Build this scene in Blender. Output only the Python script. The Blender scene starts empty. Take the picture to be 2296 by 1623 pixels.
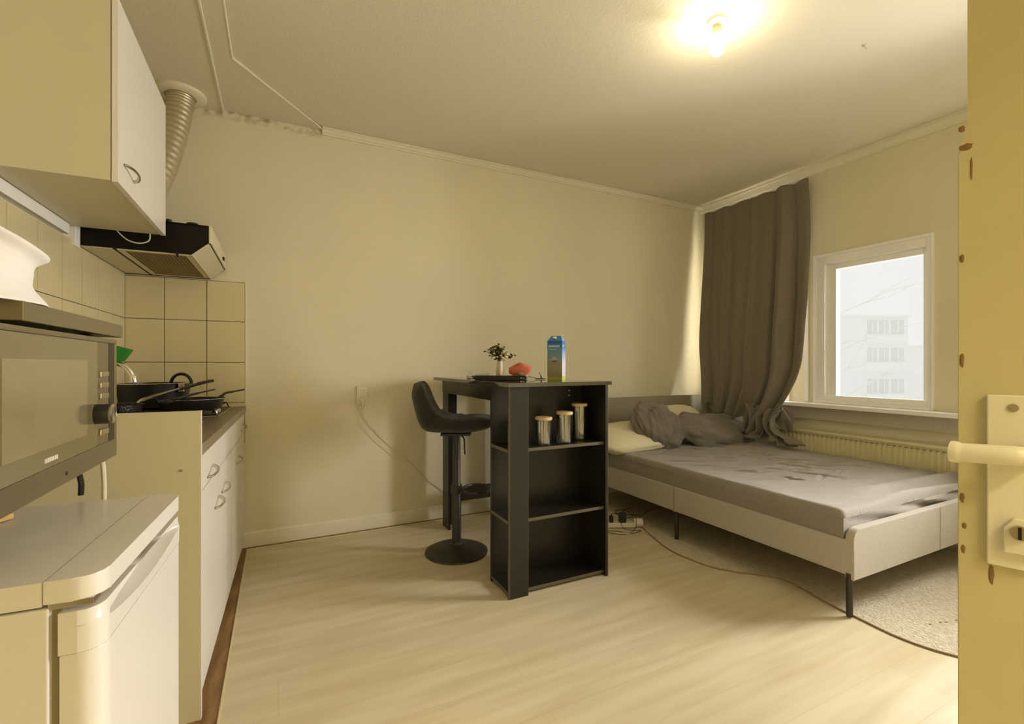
import bpy, bmesh, math, random
from mathutils import Vector, Matrix, noise
R = math.radians
PI = math.pi
SC = bpy.context.scene
COL = SC.collection
random.seed(7)

# ------------------------------------------------------------------ camera
TH = math.atan(524 / 1049.0)
cam_d = bpy.data.cameras.new('camera')
cam = bpy.data.objects.new('camera', cam_d)
COL.objects.link(cam)
cam_d.sensor_width = 36.0
cam_d.lens = 36.0 * 1049 / 2296
cam_d.shift_y = 5.5 / 2296
cam_d.clip_start = 0.02
cam.location = (0, 0, 1.15)
cam.rotation_euler = (R(90), 0, -TH)
SC.camera = cam

# ------------------------------------------------------------------ world and exposure
SC.view_settings.view_transform = 'Standard'
SC.view_settings.look = 'None'
SC.view_settings.gamma = 1
SC.view_settings.use_curve_mapping = False
SC.view_settings.exposure = 0
w = bpy.data.worlds.new('overcast_sky')
SC.world = w
w.use_nodes = True
bg = w.node_tree.nodes['Background']
bg.inputs[0].default_value = (1.0, 0.995, 0.98, 1)
bg.inputs[1].default_value = 1.0

BULB_STRENGTH = 104.0
def area(name, loc, rot, sx, sy, power, color):
    d = bpy.data.lights.new(name, 'AREA')
    d.shape = 'RECTANGLE'; d.size = sx; d.size_y = sy
    d.energy = power; d.color = color
    o = bpy.data.objects.new(name, d); COL.objects.link(o)
    o.location = loc; o.rotation_euler = rot
    return o
# daylight entering through the window hidden by the open door and the one behind the curtain
area('daylight_window_3', (4.36, 0.70, 1.60), (0, R(72), 0), 1.30, 1.00, 275.0, (1.0, 0.95, 0.93))
area('daylight_window_2', (4.35, 2.83, 1.80), (0, R(75), 0), 1.50, 0.70, 225.0, (1.0, 0.98, 0.95))
# unseen warm fill lamp added in the hallway behind the camera
area('hall_fill', (0.55, -1.15, 2.55), (0, 0, 0), 0.9, 0.6, 68.0, (1.0, 0.87, 0.56))

# ------------------------------------------------------------------ materials
def mat(name, col, rough=0.6, metal=0.0, var=0.0, vscale=4.0, bump=0.0, bscale=60.0, spec=0.5,
        stretch=(1, 1, 1), col2=None, emis=None, estr=0.0, sheen=0.0, coat=0.0, detail=4.0):
    m = bpy.data.materials.new(name); m.use_nodes = True
    nt = m.node_tree; b = nt.nodes['Principled BSDF']
    b.inputs['Base Color'].default_value = (*col, 1)
    b.inputs['Roughness'].default_value = rough
    b.inputs['Metallic'].default_value = metal
    b.inputs['Specular IOR Level'].default_value = spec
    if sheen: b.inputs['Sheen Weight'].default_value = sheen
    if coat: b.inputs['Coat Weight'].default_value = coat
    if emis:
        b.inputs['Emission Color'].default_value = (*emis, 1)
        b.inputs['Emission Strength'].default_value = estr
    tc = nt.nodes.new('ShaderNodeTexCoord'); mp = nt.nodes.new('ShaderNodeMapping')
    mp.inputs['Scale'].default_value = stretch
    nt.links.new(tc.outputs['Object'], mp.inputs[0])
    if var or col2:
        n = nt.nodes.new('ShaderNodeTexNoise'); n.inputs['Scale'].default_value = vscale
        n.inputs['Detail'].default_value = detail
        r = nt.nodes.new('ShaderNodeValToRGB')
        r.color_ramp.elements[0].position = 0.3; r.color_ramp.elements[1].position = 0.7
        c2 = col2 if col2 else tuple(c * (1 - var) for c in col)
        r.color_ramp.elements[0].color = (*c2, 1); r.color_ramp.elements[1].color = (*col, 1)
        nt.links.new(mp.outputs[0], n.inputs['Vector'])
        nt.links.new(n.outputs['Fac'], r.inputs[0])
        nt.links.new(r.outputs[0], b.inputs['Base Color'])
    if bump:
        n2 = nt.nodes.new('ShaderNodeTexNoise'); n2.inputs['Scale'].default_value = bscale
        n2.inputs['Detail'].default_value = 3
        bp = nt.nodes.new('ShaderNodeBump'); bp.inputs['Strength'].default_value = bump
        bp.inputs['Distance'].default_value = 0.01
        nt.links.new(mp.outputs[0], n2.inputs['Vector'])
        nt.links.new(n2.outputs['Fac'], bp.inputs['Height'])
        nt.links.new(bp.outputs[0], b.inputs['Normal'])
    return m

def glassmat(name, tint=(1, 1, 1), gloss=0.12, rough=0.02):
    m = bpy.data.materials.new(name); m.use_nodes = True
    nt = m.node_tree; nt.nodes.clear()
    out = nt.nodes.new('ShaderNodeOutputMaterial'); mx = nt.nodes.new('ShaderNodeMixShader')
    t = nt.nodes.new('ShaderNodeBsdfTransparent'); g = nt.nodes.new('ShaderNodeBsdfGlossy')
    t.inputs[0].default_value = (*tint, 1); g.inputs['Roughness'].default_value = rough
    lw = nt.nodes.new('ShaderNodeLayerWeight'); lw.inputs[0].default_value = 0.3
    ma = nt.nodes.new('ShaderNodeMath'); ma.operation = 'MULTIPLY_ADD'
    ma.inputs[1].default_value = 0.6; ma.inputs[2].default_value = gloss
    nt.links.new(lw.outputs['Fresnel'], ma.inputs[0])
    nt.links.new(ma.outputs[0], mx.inputs[0])
    nt.links.new(t.outputs[0], mx.inputs[1]); nt.links.new(g.outputs[0], mx.inputs[2])
    nt.links.new(mx.outputs[0], out.inputs[0])
    return m

def plank_mat():
    m = mat('laminate_floor', (0.62, 0.52, 0.33), rough=0.42, spec=0.4)
    nt = m.node_tree; b = nt.nodes['Principled BSDF']
    tc = nt.nodes.new('ShaderNodeTexCoord')
    br = nt.nodes.new('ShaderNodeTexBrick')
    br.offset = 0.37; br.offset_frequency = 2
    br.inputs['Color1'].default_value = (0.66, 0.58, 0.41, 1)
    br.inputs['Color2'].default_value = (0.635, 0.55, 0.38, 1)
    br.inputs['Mortar'].default_value = (0.55, 0.46, 0.30, 1)
    br.inputs['Scale'].default_value = 1
    br.inputs['Mortar Size'].default_value = 0.0009
    br.inputs['Mortar Smooth'].default_value = 0.1
    br.inputs['Bias'].default_value = 0
    br.inputs['Brick Width'].default_value = 1.28
    br.inputs['Row Height'].default_value = 0.19
    nt.links.new(tc.outputs['Object'], br.inputs['Vector'])
    mp = nt.nodes.new('ShaderNodeMapping'); mp.inputs['Scale'].default_value = (0.7, 7, 1)
    nt.links.new(tc.outputs['Object'], mp.inputs[0])
    n = nt.nodes.new('ShaderNodeTexNoise'); n.inputs['Scale'].default_value = 2.2; n.inputs['Detail'].default_value = 6
    nt.links.new(mp.outputs[0], n.inputs['Vector'])
    r = nt.nodes.new('ShaderNodeValToRGB')
    r.color_ramp.elements[0].position = 0.33; r.color_ramp.elements[0].color = (0.88, 0.85, 0.77, 1)
    r.color_ramp.elements[1].position = 0.62; r.color_ramp.elements[1].color = (1.04, 1.04, 1.04, 1)
    nt.links.new(n.outputs['Fac'], r.inputs[0])
    mx = nt.nodes.new('ShaderNodeMixRGB'); mx.blend_type = 'MULTIPLY'; mx.inputs[0].default_value = 1
    nt.links.new(br.outputs['Color'], mx.inputs[1]); nt.links.new(r.outputs[0], mx.inputs[2])
    nt.links.new(mx.outputs[0], b.inputs['Base Color'])
    return m

M = {}
WALLC = (0.76, 0.70, 0.50)
M['wall'] = mat('cream_painted_plaster', WALLC, 0.75, var=0.05, vscale=1.2, bump=0.10, bscale=90)
def stained_wall():
    m = mat('cream_painted_plaster_stained', WALLC, 0.75, var=0.05, vscale=1.2, bump=0.10, bscale=90)
    nt = m.node_tree; b = nt.nodes['Principled BSDF']
    src = b.inputs['Base Color'].links[0].from_socket
    tc = nt.nodes.new('ShaderNodeTexCoord'); sp = nt.nodes.new('ShaderNodeSeparateXYZ'); nt.links.new(tc.outputs['Object'], sp.inputs[0])
    def mr(sock, a, b_, c_, d):
        n = nt.nodes.new('ShaderNodeMapRange'); n.inputs[1].default_value = a; n.inputs[2].default_value = b_; n.inputs[3].default_value = c_; n.inputs[4].default_value = d
        nt.links.new(sock, n.inputs[0]); return n.outputs[0]
    def mul(a, b_):
        n = nt.nodes.new('ShaderNodeMath'); n.operation = 'MULTIPLY'; nt.links.new(a, n.inputs[0]); nt.links.new(b_, n.inputs[1]); return n.outputs[0]
    nz = nt.nodes.new('ShaderNodeTexNoise'); nz.inputs['Scale'].default_value = 22; nz.inputs['Detail'].default_value = 6
    nt.links.new(tc.outputs['Object'], nz.inputs['Vector'])
    k = mul(mul(mr(sp.outputs['Z'], 2.655, 2.70, 0, 1), mr(sp.outputs['X'], 0.30, 0.22, 0, 1)), mr(nz.outputs['Fac'], 0.44, 0.62, 0, 0.75))
    mx = nt.nodes.new('ShaderNodeMixRGB'); nt.links.new(k, mx.inputs[0]); nt.links.new(src, mx.inputs[1]); mx.inputs[2].default_value = (0.22, 0.15, 0.05, 1)
    nt.links.new(mx.outputs[0], b.inputs['Base Color'])
    return m
M['wallback'] = stained_wall()
M['ceil'] = mat('painted_ceiling', (0.78, 0.72, 0.555), 0.8, var=0.04, vscale=1.5, bump=0.18, bscale=70)
M['paint'] = mat('cream_gloss_paint', (0.80, 0.75, 0.57), 0.35, var=0.05, vscale=3)
M['wpaint'] = mat('white_window_paint', (0.90, 0.88, 0.83), 0.35)
M['doorp'] = mat('old_yellowed_door_paint', (0.60, 0.53, 0.29), 0.4, var=0.06, vscale=5, bump=0.06, bscale=20)
M['chip'] = mat('brown_chipped_wood', (0.24, 0.14, 0.05), 0.8)
M['floor'] = plank_mat()
M['oldwood'] = mat('old_brown_floorboard', (0.36, 0.21, 0.08), 0.7, col2=(0.17, 0.09, 0.03), vscale=9, stretch=(3, 0.7, 1), detail=8)
M['tile'] = mat('cream_ceramic_tile', (0.69, 0.60, 0.36), 0.22, var=0.04, vscale=3)
M['grout'] = mat('dark_grout', (0.20, 0.15, 0.07), 0.9)
M['lam'] = mat('white_laminate', (0.78, 0.74, 0.67), 0.32)
M['lamside'] = mat('cream_laminate_side', (0.66, 0.60, 0.40), 0.4, var=0.03)
M['fridge'] = mat('white_enamel', (0.80, 0.77, 0.72), 0.28, coat=0.2)
M['gasket'] = mat('grey_rubber_gasket', (0.30, 0.25, 0.14), 0.7)
M['worktop'] = mat('grey_brown_worktop', (0.27, 0.22, 0.14), 0.3, var=0.35, vscale=14, stretch=(3, 0.5, 1))
M['chrome'] = mat('brushed_nickel', (0.62, 0.58, 0.50), 0.25, 1.0)
M['mirrorchrome'] = mat('polished_chrome', (0.8, 0.78, 0.74), 0.08, 1.0)
M['inox'] = mat('stainless_steel', (0.36, 0.32, 0.23), 0.35, 0.9, var=0.06, vscale=3, stretch=(1, 1, 20))
M['sinksteel'] = mat('sink_steel', (0.5, 0.48, 0.42), 0.3, 1.0)
M['black'] = mat('black_plastic', (0.012, 0.010, 0.008), 0.35)
M['blackmet'] = mat('black_hood_metal', (0.009, 0.006, 0.004), 0.5, var=0.3, vscale=40, spec=0.2)
M['pan'] = mat('black_nonstick_pan', (0.010, 0.009, 0.008), 0.32, bump=0.3, bscale=180)
M['panspeck'] = mat('speckled_black_pan', (0.008, 0.008, 0.008), 0.35, col2=(0.014, 0.013, 0.012), vscale=260)
M['mglass'] = mat('microwave_dark_glass', (0.15, 0.125, 0.06), 0.06, spec=0.9, coat=0.6)
M['mglass2'] = mat('microwave_window', (0.23, 0.195, 0.10), 0.05, spec=1.0, coat=0.8)
M['tblack'] = mat('black_wood_decor', (0.020, 0.016, 0.010), 0.30, col2=(0.013, 0.011, 0.007), vscale=60, stretch=(1, 1, 6), bump=0.06, bscale=160)
M['tedge'] = mat('dark_edge_banding', (0.10, 0.085, 0.055), 0.4)
M['velvet'] = mat('black_velvet', (0.014, 0.011, 0.007), 0.8, sheen=0.15, bump=0.2, bscale=120, col2=(0.022, 0.018, 0.011), vscale=12)
M['stoolmet'] = mat('black_powdercoated_metal', (0.040, 0.034, 0.026), 0.38, 0.3)
M['white'] = mat('white_plastic', (0.74, 0.69, 0.54), 0.4)
M['whitecable'] = mat('white_cable', (0.74, 0.68, 0.50), 0.5)
M['frost'] = mat('grey_paperboard', (0.70, 0.66, 0.56), 0.7)
M['bamboo'] = mat('bamboo_lid', (0.72, 0.52, 0.26), 0.5, var=0.15, vscale=20, stretch=(1, 6, 1))
M['jar'] = glassmat('jar_glass', (0.90, 0.90, 0.86), 0.22, 0.06)
M['silicone'] = glassmat('lid_seal', (0.9, 0.88, 0.8), 0.2, 0.3)
M['pane'] = glassmat('window_glass', (0.97, 0.98, 0.97), 0.03)
M['curtain'] = mat('dark_grey_curtain_fabric', (0.225, 0.190, 0.145), 0.85, bump=0.35, bscale=240, stretch=(1, 1, 3), sheen=0.2, var=0.12, vscale=40)
M['sheet'] = mat('grey_jersey_sheet', (0.27, 0.235, 0.20), 0.8, bump=0.25, bscale=150, sheen=0.3, var=0.08, vscale=5)
M['greypillow'] = mat('dark_grey_pillowcase', (0.20, 0.172, 0.140), 0.85, bump=0.4, bscale=60, sheen=0.2, var=0.1, vscale=8)
M['creampillow'] = mat('cream_cotton_pillowcase', (0.78, 0.72, 0.50), 0.8, bump=0.2, bscale=50)
M['bedfab'] = mat('light_beige_woven_bed_fabric', (0.53, 0.485, 0.40), 0.9, bump=0.5, bscale=350, var=0.10, vscale=200, sheen=0.1)
M['headfab'] = mat('headboard_woven_fabric', (0.36, 0.32, 0.24), 0.9, bump=0.5, bscale=350, var=0.10, vscale=200)
M['rug'] = mat('beige_short_pile_rug', (0.66, 0.59, 0.45), 0.95, bump=1.0, bscale=90, col2=(0.50, 0.43, 0.30), vscale=60)
M['rugedge'] = mat('brown_rug_binding', (0.30, 0.20, 0.10), 0.9)
M['rad'] = mat('cream_radiator_enamel', (0.76, 0.69, 0.42), 0.4)
M['alu'] = mat('aluminium_duct', (0.62, 0.56, 0.40), 0.42, 0.85, bump=0.2, bscale=30)
M['grille'] = mat('greasy_metal_mesh', (0.05, 0.035, 0.015), 0.6, 0.2)
M['meshwire'] = mat('greasy_wire', (0.34, 0.26, 0.12), 0.4, 0.5)
M['green'] = mat('green_plastic', (0.01, 0.20, 0.015), 0.4)
M['paper'] = mat('white_tissue_paper', (0.80, 0.77, 0.74), 0.8, bump=0.2, bscale=15)
M['orange'] = mat('orange_card', (0.62, 0.38, 0.10), 0.7)
M['vase'] = mat('cream_ceramic_vase', (0.75, 0.64, 0.42), 0.3)
M['leaf'] = mat('dark_green_leaves', (0.13, 0.12, 0.045), 0.6, var=0.4, vscale=30)
M['leaf2'] = mat('grey_green_leaves', (0.24, 0.24, 0.12), 0.6)
M['petal'] = mat('cream_petals', (0.78, 0.72, 0.48), 0.6)
M['pink'] = mat('pale_pink_petals', (0.75, 0.48, 0.32), 0.6)
M['coral'] = mat('coral_red_fabric', (0.80, 0.20, 0.105), 0.6, var=0.2, vscale=30)
M['maroon'] = mat('dark_red_print', (0.28, 0.03, 0.02), 0.7)
M['khaki'] = mat('khaki_fabric', (0.22, 0.18, 0.08), 0.8)
M['silver'] = mat('silver_plastic', (0.45, 0.43, 0.42), 0.3, 0.6)
M['bulbglass'] = mat('lit_bulb_glass', (1, 1, 1), 0.3, emis=(1.0, 0.90, 0.66), estr=BULB_STRENGTH)
M['brass'] = mat('bulb_socket', (0.60, 0.50, 0.25), 0.4)
M['bldg'] = mat('glare_washed_facade', (0.93, 0.93, 0.91), 0.9)  # outdoor overexposure is put into this near-white facade colour
M['bldg2'] = mat('glare_washed_far_glass', (0.80, 0.81, 0.77), 0.5)  # far panes lightened as well, the glare is in the colour
M['twig'] = mat('glare_washed_bark', (0.84, 0.83, 0.78), 0.9)  # bark colour lightened to imitate glare around the branches
M['tree'] = mat('distant_foliage', (0.60, 0.62, 0.50), 0.9)

def carton_mat():
    m = mat('blue_milk_carton_print', (0.1, 0.2, 0.6), 0.4)
    nt = m.node_tree; b = nt.nodes['Principled BSDF']
    tc = nt.nodes.new('ShaderNodeTexCoord'); sp = nt.nodes.new('ShaderNodeSeparateXYZ')
    nt.links.new(tc.outputs['Object'], sp.inputs[0])
    ma = nt.nodes.new('ShaderNodeMath'); ma.operation = 'DIVIDE'; ma.inputs[1].default_value = 0.27
    nt.links.new(sp.outputs['Z'], ma.inputs[0])
    r = nt.nodes.new('ShaderNodeValToRGB'); cr = r.color_ramp
    stops = [(0.0, (0.24, 0.27, 0.03)), (0.045, (0.35, 0.38, 0.04)), (0.085, (0.25, 0.27, 0.05)), (0.10, (0.24, 0.22, 0.15)),
             (0.24, (0.30, 0.27, 0.15)), (0.38, (0.24, 0.24, 0.20)), (0.56, (0.13, 0.28, 0.36)), (0.68, (0.07, 0.24, 0.42)),
             (0.70, (0.015, 0.08, 0.28)), (0.735, (0.03, 0.18, 0.46)), (0.80, (0.008, 0.07, 0.28)), (0.83, (0.03, 0.22, 0.60)), (1.0, (0.03, 0.22, 0.62))]
    cr.elements[0].position = 0; cr.elements[0].color = (*stops[0][1], 1)
    cr.elements[1].position = 1; cr.elements[1].color = (*stops[-1][1], 1)
    for p, c in stops[1:-1]:
        e = cr.elements.new(p); e.color = (*c, 1)
    nt.links.new(ma.outputs[0], r.inputs[0]); nt.links.new(r.outputs[0], b.inputs['Base Color'])
    return m
M['carton'] = carton_mat()
def carton_side_mat():
    m = mat('pale_blue_carton_side', (0.3, 0.4, 0.8), 0.4)
    nt = m.node_tree; b = nt.nodes['Principled BSDF']
    tc = nt.nodes.new('ShaderNodeTexCoord'); sp = nt.nodes.new('ShaderNodeSeparateXYZ')
    nt.links.new(tc.outputs['Object'], sp.inputs[0])
    ma = nt.nodes.new('ShaderNodeMath'); ma.operation = 'DIVIDE'; ma.inputs[1].default_value = 0.27
    nt.links.new(sp.outputs['Z'], ma.inputs[0])
    r = nt.nodes.new('ShaderNodeValToRGB'); cr = r.color_ramp
    stops = [(0.0, (0.45, 0.5, 0.10)), (0.09, (0.50, 0.58, 0.12)), (0.10, (0.72, 0.66, 0.70)), (0.36, (0.66, 0.64, 0.75)),
             (0.60, (0.22, 0.36, 0.68)), (0.69, (0.06, 0.16, 0.45)), (0.72, (0.14, 0.30, 0.66)), (0.80, (0.04, 0.14, 0.50)), (0.84, (0.20, 0.42, 0.68)), (1.0, (0.10, 0.30, 0.66))]
    cr.elements[0].position = 0; cr.elements[0].color = (*stops[0][1], 1)
    cr.elements[1].position = 1; cr.elements[1].color = (*stops[-1][1], 1)
    for p, c in stops[1:-1]:
        e = cr.elements.new(p); e.color = (*c, 1)
    nt.links.new(ma.outputs[0], r.inputs[0]); nt.links.new(r.outputs[0], b.inputs['Base Color'])
    return m
M['carton_side'] = carton_side_mat()

# ------------------------------------------------------------------ mesh helpers
class MB:
    def __init__(s): s.bm = bmesh.new(); s.bev = False; s.curv = False
    def box(s, x0, x1, y0, y1, z0, z1, bev=0.0, seg=2):
        r = bmesh.ops.create_cube(s.bm, size=1)
        vs = r['verts']
        for v in vs:
            v.co = Vector(((x0 + x1) / 2 + v.co.x * (x1 - x0), (y0 + y1) / 2 + v.co.y * (y1 - y0), (z0 + z1) / 2 + v.co.z * (z1 - z0)))
        if bev:
            s.bev = True
            es = list({e for v in vs for e in v.link_edges})
            bmesh.ops.bevel(s.bm, geom=es, offset=bev, segments=seg, affect='EDGES', profile=0.5)
        return s
    def prism(s, pts, a, b, axis='z', bev=0.0):
        # pts: 2D polygon; axis x: (y,z), y: (x,z), z: (x,y)
        def mk(p, t):
            return {'z': (p[0], p[1], t), 'y': (p[0], t, p[1]), 'x': (t, p[0], p[1])}[axis]
        n = len(pts)
        A = [s.bm.verts.new(mk(p, a)) for p in pts]; B = [s.bm.verts.new(mk(p, b)) for p in pts]
        fs = [s.bm.faces.new(A), s.bm.faces.new(B[::-1])]
        for i in range(n): fs.append(s.bm.faces.new((A[i], B[i], B[(i + 1) % n], A[(i + 1) % n])))
        if bev:
            s.bev = True
            es = list({e for f in fs for e in f.edges})
            bmesh.ops.bevel(s.bm, geom=es, offset=bev, segments=2, affect='EDGES', profile=0.5)
        return s
    def tube(s, pts, r, seg=8, closed=False, flat=1.0):
        s.curv = True
        pts = [Vector(p) for p in pts]; n = len(pts); rings = []
        rr = r if hasattr(r, '__len__') else [r] * n
        prevn = None
        for i, p in enumerate(pts):
            if closed: t = pts[(i + 1) % n] - pts[i - 1]
            else: t = pts[min(i + 1, n - 1)] - pts[max(i - 1, 0)]
            t.normalize()
            if prevn is None:
                up = Vector((0, 0, 1)) if abs(t.z) < 0.9 else Vector((1, 0, 0))
                nn = t.cross(up).normalized()
            else:
                nn = (prevn - t * prevn.dot(t)).normalized()
            prevn = nn; bb = t.cross(nn)
            rings.append([s.bm.verts.new(p + (nn * math.cos(2 * PI * k / seg) + bb * flat * math.sin(2 * PI * k / seg)) * rr[i]) for k in range(seg)])
        m = n if closed else n - 1
        for i in range(m):
            a, b = rings[i], rings[(i + 1) % n]
            for k in range(seg): s.bm.faces.new((a[k], a[(k + 1) % seg], b[(k + 1) % seg], b[k]))
        if not closed:
            s.bm.faces.new(rings[0][::-1]); s.bm.faces.new(rings[-1])
        return s
    def lathe(s, prof, c=(0, 0, 0), seg=32, cap=True, axis='z'):
        s.curv = True
        rings = []
        for (r, z) in prof:
            ring = []
            for k in range(seg):
                a = 2 * PI * k / seg
                p = (r * math.cos(a), r * math.sin(a), z)
                if axis == 'x': p = (p[2], p[0], p[1])
                if axis == 'y': p = (p[0], p[2], p[1])
                ring.append(s.bm.verts.new((c[0] + p[0], c[1] + p[1], c[2] + p[2])))
            rings.append(ring)
        for a, b in zip(rings, rings[1:]):
            for k in range(seg): s.bm.faces.new((a[k], a[(k + 1) % seg], b[(k + 1) % seg], b[k]))
        if cap:
            if prof[0][0] > 1e-5: s.bm.faces.new(rings[0][::-1])
            if prof[-1][0] > 1e-5: s.bm.faces.new(rings[-1])
        return s
    def grid(s, f, nu, nv, closeu=False):
        s.curv = True
        g = [[s.bm.verts.new(f(i / nu, j / nv)) for j in range(nv + 1)] for i in range(nu + (0 if closeu else 1))]
        L = len(g)
        for i in range(nu):
            for j in range(nv):
                a, b = g[i], g[(i + 1) % L]
                s.bm.faces.new((a[j], b[j], b[j + 1], a[j + 1]))
        return s
    def ball(s, c, r, sc=(1, 1, 1), sub=2, disp=0, freq=3):
        rr = bmesh.ops.create_icosphere(s.bm, subdivisions=sub, radius=1)
        for v in rr['verts']:
            d = v.co.copy()
            k = 1 + (noise.noise(d * freq + Vector(c)) * disp if disp else 0)
            v.co = Vector((c[0] + d.x * r * sc[0] * k, c[1] + d.y * r * sc[1] * k, c[2] + d.z * r * sc[2] * k))
        return s
    def build(s, name, m, parent=None, smooth=True, angle=40, flipfix=True, **tags):
        if s.curv: bmesh.ops.remove_doubles(s.bm, verts=s.bm.verts, dist=1e-6)
        if flipfix: bmesh.ops.recalc_face_normals(s.bm, faces=s.bm.faces)
        me = bpy.data.meshes.new(name); s.bm.to_mesh(me); s.bm.free()
        me.materials.append(M[m] if isinstance(m, str) else m)
        if smooth:
            me.polygons.foreach_set('use_smooth', [True] * len(me.polygons))
            me.set_sharp_from_angle(angle=R(angle))
        o = bpy.data.objects.new(name, me); COL.objects.link(o)
        if s.bev and smooth and not s.curv:
            wn = o.modifiers.new('weighted_normals', 'WEIGHTED_NORMAL'); wn.keep_sharp = True; wn.weight = 80
        if parent: o.parent = parent
        for k, v in tags.items(): o[k] = v
        return o

def thing(name, label, cat, loc=(0, 0, 0), rz=0, group=None):
    o = bpy.data.objects.new(name, None); COL.objects.link(o)
    o.empty_display_size = 0.1
    o.location = loc; o.rotation_euler = (0, 0, rz)
    o['label'] = label; o['category'] = cat
    if group: o['group'] = group
    return o
def tag(o, label, cat, group=None, kind=None):
    o['label'] = label; o['category'] = cat
    if group: o['group'] = group
    if kind: o['kind'] = kind
    return o
def struct(o, label, cat):
    return tag(o, label, cat, kind='structure')
def solid(o, t, off=0):
    md = o.modifiers.new('thickness', 'SOLIDIFY'); md.thickness = t; md.offset = off
    return o
def rel(root, p):
    return (p[0] - root.location.x, p[1] - root.location.y, p[2] - root.location.z)
def smoothpath(pts, n=8):
    P = [Vector(p) for p in pts]; out = []
    for i in range(len(P) - 1):
        p0 = P[max(i - 1, 0)]; p1 = P[i]; p2 = P[i + 1]; p3 = P[min(i + 2, len(P) - 1)]
        for k in range(n):
            t = k / n
            out.append(0.5 * ((2 * p1) + (-p0 + p2) * t + (2 * p0 - 5 * p1 + 4 * p2 - p3) * t * t + (-p0 + 3 * p1 - 3 * p2 + p3) * t ** 3))
    out.append(P[-1]); return out
def dup(root, loc=None, rz=None, label=None):
    r = root.copy(); COL.objects.link(r)
    if loc: r.location = loc
    if rz is not None: r.rotation_euler = (0, 0, rz)
    if label: r['label'] = label
    for ch in list(root.children):
        c = ch.copy(); COL.objects.link(c); c.parent = r
        for g in list(ch.children):
            d = g.copy(); COL.objects.link(d); d.parent = c
    return r

# ================================================================== ROOM SHELL
XL, XR, YB, YF, CE = -0.80, 3.844, 3.372, -0.62, 2.73
struct(MB().box(-1.2, 4.15, -2.4, 3.6, -0.10, 0.0).build('floor', 'floor', smooth=False), 'pale oak laminate floor of the room', 'floor')
struct(MB().box(-1.2, 4.15, -2.4, 3.6, CE, CE + 0.1).build('ceiling', 'ceil', smooth=False), 'cream painted plaster ceiling', 'ceiling')
struct(MB().box(-1.2, 4.15, YB, YB + 0.2, 0, CE).build('wall_back', 'wallback', smooth=False), 'plain cream wall behind the bar table', 'wall')
struct(MB().box(XL - 0.2, XL, YF - 0.12, YB, 0, CE).build('wall_left', 'wall', smooth=False), 'cream wall on the kitchen side', 'wall')
# window wall with three openings
WT = 0.22
openings = [(0.25, 1.15, 0.85, 1.975), (1.52, 2.20, 0.85, 1.975), (2.50, 3.15, 0.85, 2.45)]
wb = MB()
ys = YF - 0.12
for (a, b_, z0, z1) in openings:
    wb.box(XR, XR + WT, ys, a, 0, CE); wb.box(XR, XR + WT, a, b_, 0, z0); wb.box(XR, XR + WT, a, b_, z1, CE); ys = b_
wb.box(XR, XR + WT, ys, YB, 0, CE)
struct(wb.build('wall_right', 'wall', smooth=False), 'cream wall holding the windows', 'wall')
# entrance wall with a doorway, hallway behind the camera
fb = MB(); fb.box(-1.0, 0.10, YF - 0.12, YF, 0, CE); fb.box(1.06, 4.06, YF - 0.12, YF, 0, CE); fb.box(0.10, 1.06, YF - 0.12, YF, 2.12, CE)
struct(fb.build('wall_front', 'wall', smooth=False), 'cream entrance wall with the doorway', 'wall')
hb = MB(); hb.box(-0.6, 1.8, -2.1, -2.0, 0, CE); hb.box(-0.7, -0.6, -2.1, YF - 0.12, 0, CE); hb.box(1.8, 1.9, -2.1, YF - 0.12, 0, CE)
struct(hb.build('wall_hallway', 'wall', smooth=False), 'cream hallway walls beyond the doorway', 'wall')

# dropped ceiling boards with pale beads
cb = MB().prism([(XL, -0.6), (-0.306, -0.6), (-0.306, YB), (XL, YB)], 2.702, CE, 'z')
struct(cb.build('ceiling_soffit', 'ceil', smooth=False), 'lower ceiling board over the kitchen units', 'ceiling')
cb = MB().prism([(-0.306, -0.6), (-0.215, -0.6), (-0.212, 2.783), (0.27, YB), (-0.306, YB)], 2.716, CE, 'z')
struct(cb.build('ceiling_board', 'ceil', smooth=False), 'thin stepped ceiling board beside the soffit', 'ceiling')
t1 = MB().tube([(-0.306, -0.6, 2.703), (-0.303, YB - .004, 2.703)], 0.007, 6)
struct(t1.build('trim_1', 'paint'), 'straight pale bead along the kitchen soffit edge', 'trim')
t2 = MB().tube([(-0.215, -0.6, 2.719), (-0.212, 2.783, 2.719), (0.27, YB - .01, 2.719)], 0.0055, 6)
struct(t2.build('trim_2', 'paint'), 'angled pale bead bending across the ceiling corner', 'trim')
# cornices
def cornice(x0, x1):
    prof = [(0, 0), (0.010, 0), (0.010, 0.010), (0.018, 0.014), (0.030, 0.030), (0.040, 0.034), (0.040, 0.042), (0, 0.042)]
    m = MB(); m.prism([(YB - p[0], 2.686 + p[1]) for p in prof], x0, x1, 'x'); return m
struct(cornice(0.262, XR).build('trim_3', 'paint', angle=20), 'moulded cornice along the top of the back wall', 'trim')
m = MB(); prof = [(0, 0), (0.010, 0), (0.010, 0.012), (0.020, 0.018), (0.034, 0.045), (0.050, 0.050), (0.050, 0.062), (0, 0.062)]
m.prism([(XR - p[0], 2.667 + p[1]) for p in prof], YF, YB, 'y')
struct(m.build('trim_4', 'paint', angle=20), 'moulded cornice above the windows and curtain', 'trim')
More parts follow.
